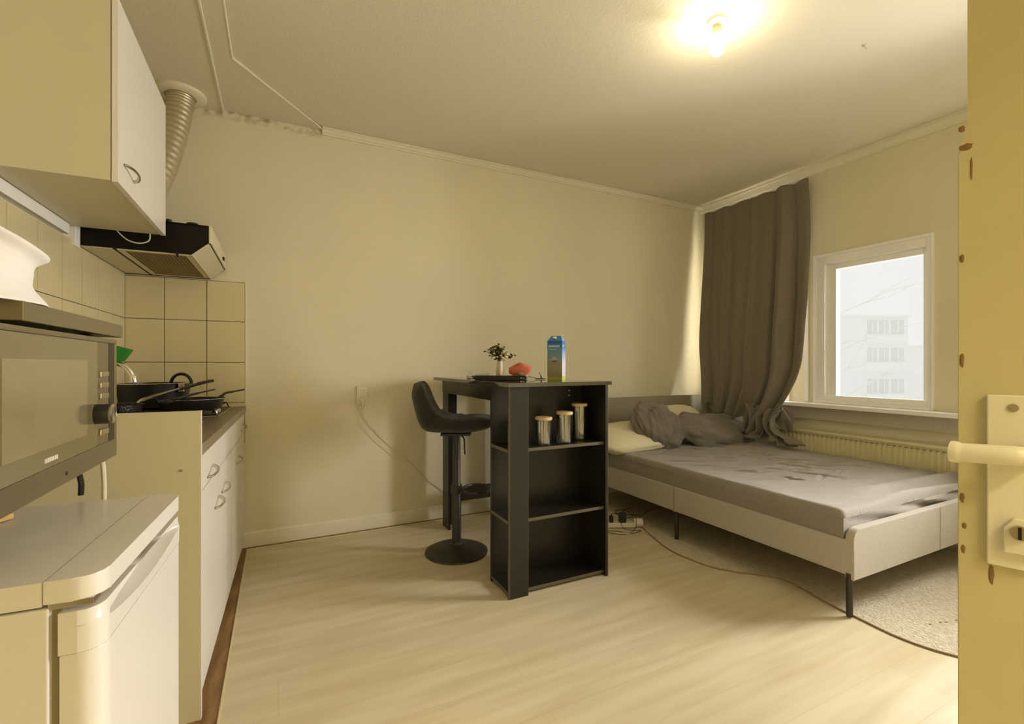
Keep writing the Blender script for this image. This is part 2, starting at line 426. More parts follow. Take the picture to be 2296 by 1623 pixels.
# baseboard and brown strips
m = MB().prism([(3.361, 0.0), (3.361, 0.088), (3.366, 0.096), (YB, 0.098), (YB, 0.0)], -0.2, XR, 'x')
struct(m.build('baseboard_back', 'paint', smooth=False), 'low cream baseboard under the back wall', 'baseboard')
m = MB().box(-0.262, -0.176, -0.6, 3.361, 0.0, 0.003)
struct(m.build('trim_5', 'oldwood', smooth=False), 'worn brown floorboard strip along the kitchen units', 'trim')
m = MB().box(-0.176, 2.2, 3.330, 3.361, 0.0, 0.004)
struct(m.build('trim_6', 'oldwood', smooth=False), 'narrow brown strip between laminate and back wall', 'trim')
m = MB().box(-0.176, -0.169, -0.6, 3.325, 0.0, 0.006, 0.001).box(-0.176, 2.2, 3.322, 3.330, 0.0, 0.006, 0.001)
struct(m.build('trim_7', 'tile', smooth=False), 'thin pale edge of the laminate floor', 'trim')

# tiling (one surface per wall; grout lines are recesses)
def tile_field(rects, plane, name, label):
    m = MB()
    for (a0, a1, z0, z1) in rects:
        g = 0.0018
        if plane == 'x': m.box(XL + 0.004, XL + 0.020, a0 + g, a1 - g, z0 + g, z1 - g)
        else: m.box(a0 + g, a1 - g, YB - 0.011, YB - 0.002, z0 + g, z1 - g, 0.0015, 1)
    o = m.build(name, 'tile', smooth=False)
    struct(o, label, 'tiles'); return o
rows = [(0.66, 0.912), (0.912, 1.163), (1.163, 1.415), (1.415, 1.676)]
cols = [(3.361 - 0.2155 * (k + 1), 3.361 - 0.2155 * k) for k in range(14)]
o = tile_field([(a, b_, z0, z1) for (a, b_) in cols for (z0, z1) in rows], 'x', 'wall_tiles_left', 'cream rectangular tiles on the left kitchen wall')
g = MB().box(XL, XL + 0.014, 0.34, 3.37, 0.66, 1.677).build('grout', 'grout', o, smooth=False)
cols2 = [(-0.782, -0.597), (-0.597, -0.388), (-0.388, -0.186)]
o = tile_field([(a, b_, z0, z1 if z1 < 1.6 else (1.66)) for (a, b_) in cols2 for (z0, z1) in rows], 'y', 'wall_tiles_back', 'three columns of cream tiles on the back wall beside the hob')
g = MB().box(-0.79, -0.187, YB - 0.007, YB, 0.66, 1.661).build('grout', 'grout', o, smooth=False)
g = MB().box(-0.186, -0.179, YB - 0.012, YB, 0.66, 1.66, 0.001).build('edge_strip', 'paint', o, smooth=False)

# ================================================================== WINDOWS
def window(idx, y0, y1, z0, z1, label, simple=False):
    root = bpy.data.objects.new('window_%d' % idx, None); COL.objects.link(root)
    root.location = (XR, (y0 + y1) / 2, z0); struct(root, label, 'window')
    def L(a, b_, c, d, e, f): return (a - XR, b_ - XR, c - root.location.y, d - root.location.y, e - z0, f - z0)
    # outer casing on the wall, then stepped frames towards the glass
    def ring(xa, xb, ya, yb, za, zb, w, name, bev=0.003, wb_=None, wr_=None):
        wb_ = wb_ or w; wr_ = wr_ or w
        m = MB()
        m.box(*L(xa, xb, ya, ya + wr_, za, zb), bev); m.box(*L(xa, xb, yb - w, yb, za, zb), bev)
        m.box(*L(xa, xb, ya + wr_, yb - w, zb - w, zb), bev); m.box(*L(xa, xb, ya + wr_, yb - w, za, za + wb_), bev)
        return m.build(name, 'wpaint', root)
    ring(XR - 0.022, XR + 0.010, y0 - 0.035, y1 + 0.065, z0 - 0.005, z1 + 0.04, 0.022, 'casing_bead', wr_=0.014)
    ring(XR - 0.010, XR + 0.030, y0 - 0.024, y1 + 0.045, z0 - 0.002, z1 + 0.02, 0.062, 'casing', wr_=0.030)
    ring(XR - 0.004, XR + 0.050, y0 + 0.000, y1 - 0.0, z0 + 0.0, z1 - 0.025, 0.018, 'frame_bead', wr_=0.010)
    ring(XR + 0.020, XR + 0.075, y0 - 0.0, y1 + 0.0, z0 - 0.0, z1, 0.085, 'sash', wb_=0.045, wr_=0.035)
    MB().box(*L(XR + 0.044, XR + 0.050, y0 + 0.01, y1 - 0.01, z0 + 0.01, z1 - 0.01)).build('pane', 'pane', root, smooth=False)
    return root
window(1, 1.537, 2.205, 0.85, 1.975, 'small square white-framed window left uncovered beside the curtain')
window(2, 2.50, 3.15, 0.85, 2.45, 'tall white-framed window hidden behind the curtain')
window(3, 0.25, 1.15, 0.85, 1.975, 'white-framed window behind the open door')
m = MB().box(XR - 0.012, XR, 2.315, 2.345, 0.85, 2.62, 0.003)
struct(m.build('trim_8', 'wpaint'), 'tall white casing edge beside the curtain', 'trim')
m = MB().box(3.72, XR + 0.03, YF, 3.30, 0.815, 0.845, 0.006)
struct(m.build('window_sill', 'wpaint'), 'long white window sill above the radiator', 'sill')
m = MB().box(3.80, XR, YF, 3.30, 0.72, 0.815, 0.002).box(3.795, XR, 1.42, 1.436, 0.718, 0.815, 0.001).box(3.797, 3.80, YF, 3.30, 0.717, 0.722)
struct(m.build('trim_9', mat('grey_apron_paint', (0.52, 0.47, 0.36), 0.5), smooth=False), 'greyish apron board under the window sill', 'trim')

# ================================================================== RADIATOR
rd = thing('radiator', 'cream panel radiator low under the window sill behind the bed', 'radiator', (3.80, 1.6, 0.12))
m = MB()
def radf(u, v):
    y = -1.0 + 1.93 * u; z = 0.0 + 0.50 * v
    ph = (y * 30) % 1.0
    d = 0.0 if (0.25 < ph < 0.75) else 0.010
    if v < 0.06 or v > 0.94: d = 0.004
    return (-0.045 + d, y, z)
m.grid(radf, 58 * 8, 20)
m.box(-0.034, 0.012, -1.0, 0.93, 0.0, 0.50)
m.build('panel', 'rad', rd, angle=30)
m = MB().box(-0.052, 0.016, -1.0, 0.935, 0.492, 0.512, 0.004)
m.build('top_grille', 'rad', rd)
m = MB().box(-0.050, 0.014, 0.925, 0.937, 0.0, 0.505, 0.003); m.build('side_cover', 'rad', rd)
for y in (-0.9, 0.85): MB().tube([(-0.02, y, 0.02), (-0.02, y, -0.12)], 0.009).build('pipe', 'rad', rd)
m = MB()
for k in range(56):
    y = -0.96 + k * 0.0335; m.box(-0.049, -0.044, y, y + 0.020, 0.474, 0.480)
m.build('slots', 'gasket', rd, smooth=False)

# ================================================================== OUTSIDE
bl = thing('apartment_building', 'apartment block with glare painted into its colours, seen through the window', 'building', (55.35, 23.76, -7.0), -TH)
E0 = 8.15   # eye height above the street, in the building's own coordinates
MB().box(-26, 0, 0, 9, 0, E0 + 4.65).box(-26.2, 0.15, -0.2, 9, E0 + 4.65, E0 + 4.85).build('facade', 'bldg', bl, smooth=False)
MB().box(0, 22, 0.6, 9, 0, E0 + 1.75).box(0, 22, 0.45, 9, E0 + 1.75, E0 + 1.9).build('low_wing', 'bldg', bl, smooth=False)
for z0, z1 in ((3.05, 4.35), (0.35, 1.60), (-2.75, -1.45), (-5.6, -4.4)):
    for x0, x1 in ((-3.95, -3.05), (-2.78, -1.90), (-1.60, -0.40), (-8.4, -7.0), (-11.5, -10.1)):
        f_ = MB().box(x0, x1, -0.04, 0.05, E0 + z0, E0 + z1).build('far_window', 'bldg2', bl, smooth=False)
        MB().box((x0 + x1) / 2 - 0.05, (x0 + x1) / 2 + 0.05, -0.07, -0.03, E0 + z0, E0 + z1).build('mullion', 'bldg', f_, smooth=False)
    MB().box(-4.2, -0.2, -0.30, 0.0, E0 + z0 - 0.95, E0 + z0 - 0.15).build('balcony', 'bldg', bl, smooth=False)
m = MB()
def tw(p, d, l, r):
    q = Vector(p) + Vector(d) * l
    m.tube([p, (Vector(p) + q) / 2 + Vector((random.uniform(-.04, .04), random.uniform(-.1, .1), random.uniform(-.1, .1))) * l, q], [r, r * .8, r * .5], 5)
    return q
tr = thing('bare_tree', 'bare branches lightened by painted glare outside the window glass', 'tree', (13.2, 8.3, -6))
p = Vector((0, 0, 0)); m.tube([(0, 0, 0), (0.1, 0.1, 5), (0, 0, 8)], [0.14, 0.10, 0.07], 7)
for k in range(26):
    z = random.uniform(4.2, 9); a = random.uniform(0, 2 * PI)
    d = Vector((math.cos(a), math.sin(a), random.uniform(.1, .7)))
    q = tw((0, 0, min(z, 8)), d, random.uniform(1, 2.4), 0.03)
    for j in range(3): tw(q, d + Vector((random.uniform(-.8, .8), random.uniform(-.8, .8), random.uniform(-.4, .8))), random.uniform(.4, 1), 0.012)
m.build('branches', 'twig', tr)

# ================================================================== DOOR (open, right)
FE = Vector((0.779, 0.281, 0)); dd = Vector((0.316, -0.949, 0)).normalized()
drot = math.atan2(dd.y, dd.x)
door = bpy.data.objects.new('door_1', None); COL.objects.link(door); door.location = FE; door.rotation_euler = (0, 0, drot)
struct(door, 'old yellowed open door with chipped edge at the right', 'door')
# local x = from free edge to the hinge, local -y = face toward the camera, thickness into +y
zn0, zn1 = 1.432, 1.582
m = MB()
m.prism([(0.0, 0.01), (0.0, zn0 - 0.012), (0.006, zn0 + 0.002), (0.009, zn0 + 0.02), (0.008, 2.05), (0.85, 2.05), (0.85, 0.01)], 0.0, 0.038, 'y', 0.0015)
m.build('door_panel', 'doorp', door)
m = MB().box(-0.010, 0.05, -0.002, 0.040, 1.562, 2.04, 0.001)
m = MB()
for (x, z, rx, rz) in [(0.004, 1.05 + .105, .003, .012), (0.004, 1.285, .003, .007), (0.004, 0.98, .003, .008), (0.006, 0.945, .003, .005), (0.005, 0.915, .003, .007), (0.030, 0.890, .0035, .016), (0.008, zn0 - .006, .008, .006), (0.004, zn0 + .018, .004, .006), (0.0125, zn0 - .035, .0015, .02)]:
    m.ball((x, -0.0002, z), 1, (rx * 0.75, 0.0007, rz * 0.75), 2, 0.5, 2)
m.build('paint_chip', 'chip', door)
m = MB().box(0.026, 0.066, -0.008, 0.0, 0.905, 1.113, 0.002); pl = m.build('handle_plate', 'paint', door)
m = MB()
for z in (1.098, 1.035): m.lathe([(0.0048, 0), (0.0048, 0.0015), (0.003, 0.002)], (0.048, -0.0095, z), 12, True, 'y')
m.build('screw', 'gasket', pl)
m = MB().tube(smoothpath([(0.062, -0.006, 1.045), (0.060, -0.03, 1.045), (0.050, -0.040, 1.045), (0.025, -0.040, 1.044), (0.004, -0.038, 1.043), (-0.006, -0.036, 1.043)], 6), [0.011] * 12 + [0.0115] * 13 + [0.013] * 5 + [0.007], 14)
m.build('lever', 'paint', door)
m = MB().prism([(0.040, 0.925), (0.068, 0.925), (0.068, 0.955), (0.060, 0.967), (0.048, 0.967), (0.040, 0.955)], -0.016, -0.008, 'y', 0.002)
cy_ = m.build('lock_cylinder', 'white', door)
m = MB().lathe([(0.0085, -0.021), (0.0085, -0.016)], (0.053, 0, 0.952), 20, True, 'y'); m.build('keyway', 'chrome', cy_)
m = MB().box(0.0515, 0.0545, -0.0225, -0.0205, 0.945, 0.959); m.build('key_slot', 'black', cy_)

# ================================================================== UPPER CABINET
cbn = thing('wall_cabinet', 'white kitchen wall cabinet with one bow handle, hung above the hood and microwave', 'cabinet', (XL, 1.90, 1.735))
XF = -0.457 - XL
m = MB().box(0.004, XF - 0.020, 0.0, 0.016, 0, 0.585).box(0.004, XF - 0.020, 0.684, 0.70, 0, 0.585).box(0.004, XF - 0.020, 0.016, 0.684, 0, 0.016).box(0.004, XF - 0.020, 0.016, 0.684, 0.569, 0.585).box(0.004, 0.012, 0.016, 0.684, 0.016, 0.569)
m.build('carcass', 'lamside', cbn, smooth=False)
m = MB().box(XF - 0.018, XF, 0.0, 0.70, -0.003, 0.588, 0.0015)
dr = m.build('door', 'lam', cbn)
def bow(parent, c, horizontal=True, L=0.085, name='handle'):
    pts = []; rr = []
    for k in range(13):
        t = k / 12; a = (t - 0.5) * L; h = 0.024 * (math.sin(PI * t) ** 0.6) + 0.0
        pts.append((c[0] + h, c[1] + (a if horizontal else 0), c[2] + (0 if horizontal else a)))
        rr.append(0.0055 - 0.0015 * math.sin(PI * t))
    return MB().tube(pts, rr, 8, flat=0.8).build(name, 'chrome', parent)
def bow2(parent, p0, p1, name='handle'):
    p0 = Vector(p0); p1 = Vector(p1); pts = []; rr = []
    for k in range(15):
        t = k / 14; h = 0.026 * (math.sin(PI * t) ** 0.55)
        q = p0.lerp(p1, t); pts.append((q.x + h, q.y, q.z)); rr.append(0.0068 - 0.002 * math.sin(PI * t))
    return MB().tube(pts, rr, 10, flat=0.7).build(name, 'chrome', parent)
bow2(dr, (XF, 0.06, 0.075), (XF, 0.175, 0.058))
# white batten under cabinet
m = MB().box(XL, XL + 0.026, 0.6, 2.555, 1.690, 1.733, 0.002)
struct(m.build('trim_10', 'wpaint', smooth=False), 'white batten on the wall under the kitchen cabinet', 'trim')
m = MB().box(XL, XL + 0.030, 2.605, 2.66, 1.655, 1.76, 0.002)
struct(m.build('trim_11', 'wpaint', smooth=False), 'short white block on the wall beside the hood', 'trim')

# ================================================================== RANGE HOOD
hd = thing('range_hood', 'black sided extractor hood with metal mesh grille under the wall cabinet', 'range hood', (0, 0, 0))
hy0, hy1 = 2.672, 3.356
prof = [(-0.775, 1.672), (-0.372, 1.672), (-0.300, 1.735), (-0.300, 1.815), (-0.775, 1.815)]
def sl(pf, a, b_, nm, mt): return MB().prism(pf, a, b_, 'y', 0.001).build(nm, mt, hd)
sl(prof, hy0, hy0 + 0.006, 'side_panel', 'blackmet'); sl(prof, hy1 - 0.006, hy1, 'side_panel', 'blackmet')
MB().box(-0.775, -0.300, hy0, hy1, 1.810, 1.818, 0.001).build('top_panel', 'blackmet', hd)
m = MB().box(-0.300, -0.288, hy0 - 0.002, hy1, 1.733, 1.818, 0.003); fr = m.build('front_panel', 'lamside', hd)
m = MB().box(-0.288, -0.279, 3.16, 3.20, 1.755, 1.772, 0.002); m.build('switch', 'black', fr)
m = MB().prism([(-0.372, 1.670), (-0.366, 1.666), (-0.294, 1.730), (-0.300, 1.736)], hy0 + 0.003, hy1 - 0.004, 'y'); m.build('visor', 'lamside', hd, smooth=False)
m = MB().tube([(-0.296, hy0, 1.731), (-0.296, hy1 - .003, 1.731), (-0.372, hy1 - .003, 1.668), (-0.775, hy1 - .003, 1.669)], 0.0035, 6); m.build('black_trim', 'blackmet', hd)
m = MB().box(-0.775, -0.665, hy0 + 0.006, hy1 - 0.006, 1.668, 1.674, 0.001); m.box(-0.650, -0.372, hy0 + 0.006, hy0 + 0.03, 1.668, 1.674).box(-0.395, -0.372, hy0 + 0.03, hy1 - 0.01, 1.668, 1.674).box(-0.65, -0.39, hy1 - 0.03, hy1 - 0.006, 1.668, 1.674).box(-0.652, -0.63, hy0 + 0.03, hy1 - 0.03, 1.668, 1.674)
m.build('underside_frame', 'lamside', hd)
m = MB().box(-0.665, -0.652, hy0 + 0.006, hy1 - 0.006, 1.669, 1.673); m.build('seam', 'blackmet', hd, smooth=False)
m = MB()
nx, ny = 15, 44
for i in range(nx + 1): x = -0.63 + 0.235 * i / nx; m.box(x - 0.0015, x + 0.0015, hy0 + 0.03, hy1 - 0.03, 1.670, 1.673)
for j in range(ny + 1): y = hy0 + 0.03 + (hy1 - hy0 - 0.06) * j / ny; m.box(-0.63, -0.395, y - 0.0015, y + 0.0015, 1.6705, 1.6735)
m.build('mesh_grille', 'meshwire', hd, smooth=False)
MB().box(-0.64, -0.38, hy0 + 0.01, hy1 - 0.01, 1.676, 1.68).build('filter', 'grille', hd, smooth=False)
m = MB().lathe([(0.024, 0), (0.028, 0.006), (0.024, 0.012)], (-0.37, 2.71, 1.818), 16); m.build('knob', 'black', hd)
m = MB().lathe([(0.012, 0), (0.012, 0.016)], (-0.462, 2.70, 1.818), 12); m.build('knob', 'black', hd)
m = MB().box(-0.43, -0.42, hy0 - 0.004, hy0 + 0.004, 1.655, 1.676); m.build('clip', 'black', hd)
m = MB().tube(smoothpath([(-0.66, 2.655, 1.80), (-0.65, 2.655, 1.757), (-0.61, 2.655, 1.712), (-0.565, 2.655, 1.700), (-0.53, 2.655, 1.715), (-0.525, 2.655, 1.75), (-0.525, 2.655, 1.80)], 6), 0.0030, 6)
tag(m.build('cable', 'frost'), 'thin grey cable hanging in a loop before the hood', 'cable')
# duct
dc = thing('exhaust_duct', 'ribbed aluminium exhaust duct rising from the hood to the ceiling plate', 'duct', (-0.5, 3.2, 2.69))
path = smoothpath([(-0.50, 3.245, 2.70), (-0.505, 3.24, 2.62), (-0.53, 3.215, 2.45), (-0.565, 3.16, 2.25), (-0.61, 3.08, 2.05), (-0.64, 3.02, 1.90), (-0.64, 3.02, 1.82)], 22)
path = [Vector(rel(dc, p)) for p in path]
rr = [(0.068 if k % 4 < 2 else 0.0655) for k in range(len(path))]
MB().tube(path, rr, 28).build('flexible_pipe', 'alu', dc, angle=60)
m = MB().lathe([(0.074, -0.004), (0.078, -0.012), (0.118, -0.010), (0.126, -0.004), (0.126, 0.012)], (0.0, 0.040, 0.0), 40, True); m.build('ceiling_plate', 'paint', dc)

# ================================================================== BASE UNITS
kr = math.atan(0.027)
KX, KY = -0.180, 3.355
def kpt(x, y):  # local coordinates: x from worktop front, y from back wall
    return (x, y)
ku = thing('base_cabinet', 'white kitchen base units with bow handles and tall end panel beside the fridge', 'cabinet', (KX, KY, 0), -kr)
LN = 1.555
m = MB().box(-0.552, -0.030, -LN + 0.02, 0, 0.10, 0.85); m.build('carcass', 'lamside', ku, smooth=False)
m = MB().box(-0.55, -0.050, -LN + 0.02, 0, 0.0, 0.10); m.build('plinth', 'lam', ku, smooth=False)
m = MB().box(-0.552, -0.002, -LN, -LN + 0.018, 0.0, 1.0, 0.001); ep = m.build('end_panel', 'lamside', ku)
MB().box(-0.0035, -0.001, -LN, -LN + 0.018, 0.0, 1.0).build('edge_band', 'lam', ep, smooth=False)
m = MB().lathe([(0.0045, 0), (0.0035, 0.002)], (-0.055, -LN - 0.0015, 0.812), 12, True, 'y'); m.build('screw_hole', 'gasket', ep)
fronts = [('drawer', -1.532, -1.065, 0.725, 0.848, (-1.37, -1.27, .758)), ('drawer_front', -1.062, -0.585, 0.725, 0.848, None), ('drawer', -0.582, -0.018, 0.725, 0.848, (-0.20, -0.10, .775)),
          ('door', -1.532, -1.065, 0.05, 0.722, (-1.20, -1.11, .60)), ('door', -1.062, -0.585, 0.05, 0.722, (-1.01, -0.92, .615)), ('door', -0.582, -0.018, 0.05, 0.722, (-0.45, -0.36, .63))]
for nm, a, b_, z0, z1, h in fronts:
    o = MB().box(-0.028, -0.010, a, b_, z0, z1, 0.0015).build(nm, 'lam', ku)
    if h: bow2(o, (-0.010, h[0], h[2] - 0.012), (-0.010, h[1], h[2] + 0.012))
wt = thing('worktop', 'grey-brown laminate worktop over the base units', 'worktop', (KX, KY, 0.852), -kr)
m = MB().box(-0.552, 0.0, -LN + 0.02, 0.0, 0.0, 0.037, 0.003); m.build('slab', 'worktop', wt)

def kw(x, y, z):  # kitchen-local to world
    c_, s_ = math.cos(-kr), math.sin(-kr)
    return Vector((KX + x * c_ - y * s_, KY + x * s_ + y * c_, z))
ZT = 0.889
sk = thing('kitchen_sink', 'stainless steel kitchen sink set in the worktop', 'sink', kw(-0.30, -1.02, ZT), -kr)
m = MB().prism([(-0.20, -0.24), (0.20, -0.24), (0.20, 0.24), (-0.20, 0.24)], 0.0, 0.004, 'z', 0.001).build('rim', 'sinksteel', sk)
m = MB().lathe([(0.16, 0.0045), (0.155, 0.005), (0.15, 0.0045)], (0, 0, 0), 32).build('basin', 'inox', sk)
fa = thing('kitchen_tap', 'chrome curved tap spout mounted on the left tiled wall', 'tap', (XL + 0.02, 2.33, 1.11))
m = MB().tube(smoothpath([(0.03, 0, -0.02), (0.05, 0, 0.02), (0.10, 0, 0.045), (0.18, 0.0, 0.052), (0.235, 0, 0.035), (0.262, 0, 0.0), (0.268, 0, -0.030)], 7), [0.0095] * 37 + [0.0125] * 6, 14); m.build('spout', 'mirrorchrome', fa)
m = MB().lathe([(0.025, 0), (0.025, 0.01), (0.018, 0.014), (0.018, 0.05)], (0, 0, -0.02), 20, True, 'x'); m.build('body', 'mirrorchrome', fa)
gb = thing('green_brush', 'green plastic scrubber hooked above the kitchen tap', 'brush', (XL + 0.022, 2.33, 1.20))
m = MB().prism([(0.0, -0.02), (0.0, 0.03), (0.19, 0.030), (0.262, 0.008), (0.235, -0.035), (0.20, -0.045), (0.1, -0.04)], -0.02, 0.02, 'y', 0.004); m.build('head', 'green', gb)

hb_ = thing('gas_hob', 'black and steel gas hob with pan supports at the back of the worktop', 'hob', kw(-0.30, -0.33, ZT), -kr)
m = MB().box(-0.235, 0.235, -0.29, 0.27, 0.0, 0.006, 0.002); m.build('steel_plate', 'sinksteel', hb_)
m = MB().box(-0.225, 0.225, -0.275, 0.26, 0.006, 0.009, 0.001); m.build('black_surface', 'black', hb_)
for (bx, by) in ((-0.11, -0.13), (-0.11, 0.13), (0.10, -0.13), (0.10, 0.13)):
    m = MB().lathe([(0.045, 0.009), (0.045, 0.014), (0.03, 0.016), (0.028, 0.024), (0, 0.026)], (bx, by, 0), 20); m.build('burner', 'pan', hb_)
for by in (-0.13, 0.13):
    m = MB()
    for bx in (-0.11, 0.10):
        m.tube([(bx - 0.10, by, 0.034), (bx + 0.10, by, 0.034)], 0.004, 6).tube([(bx, by - 0.11, 0.034), (bx, by + 0.11, 0.034)], 0.004, 6)
    m.tube([(-0.21, by - 0.115, 0.010), (-0.21, by - 0.115, 0.034), (0.205, by - 0.115, 0.034), (0.205, by + 0.115, 0.034), (-0.21, by + 0.115, 0.034), (-0.21, by + 0.115, 0.010)], 0.004, 6)
    m.tube([(0.205, by - 0.115, 0.034), (0.215, by - 0.115, 0.010)], 0.004, 6).tube([(0.205, by + 0.115, 0.034), (0.215, by + 0.115, 0.010)], 0.004, 6)
    m.build('pan_support', 'pan', hb_)
for k in range(4):
    m = MB().lathe([(0.013, 0.009), (0.013, 0.02), (0.010, 0.026)], (0.205, -0.20 + 0.035 * k + .0, 0), 14); m.build('knob', 'chrome', hb_)

ZG = ZT + 0.0385
def pan(name, label, c, r, h, mt, rim=True):
    p = thing(name, label, 'pan', c)
    m = MB().lathe([(0.0, 0.0), (r * 0.80, 0.0), (r * 0.90, 0.012), (r, h), (r + 0.004, h + 0.002), (r - 0.003, h), (r * 0.88, 0.016), (r * 0.78, 0.005), (0, 0.005)], (0, 0, 0), 48)
    m.build('body', mt, p)
    return p
pA = pan('casserole_pan', 'large speckled black casserole with upright loop handle on the hob', (-0.565, 2.95, ZG), 0.155, 0.125, 'panspeck')
MB().tube([(0.157 * math.cos(a), 0.157 * math.sin(a), 0.127) for a in [2 * PI * k / 48 for k in range(48)]], 0.003, 6, closed=True).build('rim', 'chrome', pA)
ax = Vector((0.8945, -0.4469, 0))
pts = [Vector((0.128, -0.10, 0.125)) + ax * (0.052 * math.cos(a)) + Vector((0, 0, 0.05 * math.sin(a))) for a in [PI * k / 14 for k in range(15)]]
MB().tube(pts, 0.0075, 10).build('loop_handle', 'black', pA)
MB().box(0.118, 0.142, -0.118, -0.098, 0.085, 0.13, 0.003).build('handle_bracket', 'chrome', pA)
pB = pan('frying_pan', 'black frying pan with long handle reaching to the tile edge, lowest on the hob', (-0.385, 2.80, ZG), 0.14, 0.050, 'pan')
m = MB().tube(smoothpath([rel(pB, q) for q in ((-0.285, 2.84, 0.968), (-0.270, 2.86, 0.980), (-0.250, 2.895, 0.998), (-0.215, 2.94, 1.004), (-0.172, 3.0, 1.010))], 6), [0.014] * 8 + [0.010] * 10 + [0.008] * 7, 10, flat=0.6); m.build('handle', 'black', pB)
MB().tube([(0.141 * math.cos(a), 0.141 * math.sin(a), 0.052) for a in [2 * PI * k / 48 for k in range(48)]], 0.002, 6, closed=True).build('rim', 'chrome', pB)
pC = pan('saucepan', 'saucepan', (-0.615, 2.50, ZT + 0.006), 0.095, 0.085, 'pan')
m = MB().tube(smoothpath([rel(pC, q) for q in ((-0.535, 2.49, 0.985), (-0.523, 2.50, 0.997), (-0.475, 2.56, 1.015), (-0.415, 2.635, 1.036))], 6), [0.012] * 6 + [0.016] * 7 + [0.012] * 6, 10, flat=0.45); h1 = m.build('handle_shank', 'chrome', pC)
m = MB().tube(smoothpath([rel(pC, q) for q in ((-0.420, 2.63, 1.034), (-0.375, 2.69, 1.046), (-0.335, 2.74, 1.060), (-0.299, 2.80, 1.068))], 6), [0.009] * 10 + [0.0105] * 9, 10, flat=0.75); m.build('handle_grip', 'black', pC)
pC['label'] = 'pan whose steel shank and black grip form the highest handle over the worktop'
lad = thing('ladle', 'black kitchen spoon lying across the pans, middle handle', 'ladle', (-0.40, 2.80, ZG + 0.06))
m = MB().tube(smoothpath([rel(lad, q) for q in ((-0.430, 2.58, 0.990), (-0.409, 2.60, 0.995), (-0.354, 2.70, 1.010), (-0.290, 2.80, 1.023))], 6), [0.012] * 6 + [0.010] * 7 + [0.006] * 6, 8, flat=0.6); m.build('grip', 'black', lad)
MB().ball((-0.05, -0.24, -0.004), 0.03, (1, 1, 0.35), 2).build('bowl', 'black', lad)

# ================================================================== FRIDGE
fr_ = math.radians(2.9)
fg = thing('mini_fridge', 'white tabletop fridge under the microwave at the left edge', 'fridge', (-0.216, 1.418, 0), -fr_)
FW, FD = 0.50, 0.50
# local: x 0 = door front, y from -FW..0
m = MB().box(-FD, -0.062, -FW, 0, 0.02, 0.79, 0.004); m.build('body', 'fridge', fg)
def rounded(x0, x1, y0, y1, r, n=6):
    pts = [(x0, y0)]
    for k in range(n + 1): a = -PI / 2 + PI / 2 * k / n; pts.append((x1 - r + r * math.cos(a), y0 + r + r * math.sin(a)))
    for k in range(n + 1): a = PI / 2 * k / n; pts.append((x1 - r + r * math.cos(a), y1 - r + r * math.sin(a)))
    pts.append((x0, y1)); return pts
m = MB().prism(rounded(-0.069, 0.0, -FW, 0, 0.035), 0.795, 0.830, 'z', 0.0025)
m.build('front_trim', 'fridge', fg)
m = MB().box(-FD, -0.0695, -FW, 0, 0.793, 0.8295, 0.0015); m.build('top_board', 'fridge', fg)
m = MB().prism(rounded(-0.052, 0.0, -FW + 0.004, -0.004, 0.030), 0.03, 0.715, 'z', 0.003)
fd = m.build('door', 'fridge', fg)
# door top with finger groove
def trimf(u, v):
    y = -FW + 0.002 + (FW - 0.004) * u
    e = min(1, min(u, 1 - u) / 0.06 + 0.0); rx = -0.030 * (1 - math.sqrt(max(0, 1 - (1 - e) ** 2)))
    g_ = max(0, math.sin(PI * min(1, max(0, (u - 0.06) / 0.88)))) ** 0.8
    sm = min(1, min(u, 1 - u) * 60)
    zm = 0.757; hz = 0.002 + 0.020 * g_
    dep = -0.040 * min(1, g_ * 2)
    P_ = [(-0.052, 0.716), (rx, 0.716), (rx + 0.001 * sm, zm - hz), (rx + dep * 0.9, zm - hz + 0.001), (rx + dep, zm + hz - 0.004), (rx + dep * 0.2, zm + hz), (rx - 0.001 * sm, zm + hz + 0.001), (rx - 0.003 * sm, 0.779), (-0.052, 0.779)]
    x, z = P_[int(round(v * 8))]
    return (min(x, 0.001), y, z)
m = MB().grid(trimf, 220, 8)
m.bm.faces.new([m.bm.verts.new(trimf(u_, v_)) for u_, v_ in ((0, 0), (1, 0), (1, 1), (0, 1))])
for u_ in (0, 1): m.bm.faces.new([m.bm.verts.new(trimf(u_, k / 8)) for k in (0, 1, 7, 8)])
m.build('door_grip', 'fridge', fg, angle=35)
m = MB().box(-0.062, -0.050, -FW + 0.012, -0.01, 0.04, 0.785); m.build('gasket', 'gasket', fg, smooth=False)
m = MB().box(-0.064, -0.01, -FW + 0.003, -FW + 0.03, 0.786, 0.796, 0.001); m.build('hinge', 'chrome', fg)
for (x, y) in ((-0.08, -0.45), (-0.08, -0.05), (-0.46, -0.45), (-0.46, -0.05)):
    MB().lathe([(0.018, 0), (0.018, 0.021)], (x, y, 0), 12).build('foot', 'black', fg)
oc = MB().prism([(-0.06, -0.03), (0.05, -0.04), (0.07, 0.0), (0.0, 0.03), (-0.05, 0.02)], 0.0, 0.012, 'z', 0.002).build('orange_card', 'orange')
oc.location = (-0.56, 1.33, 0.831); tag(oc, 'crumpled orange card piece on the fridge top', 'card')

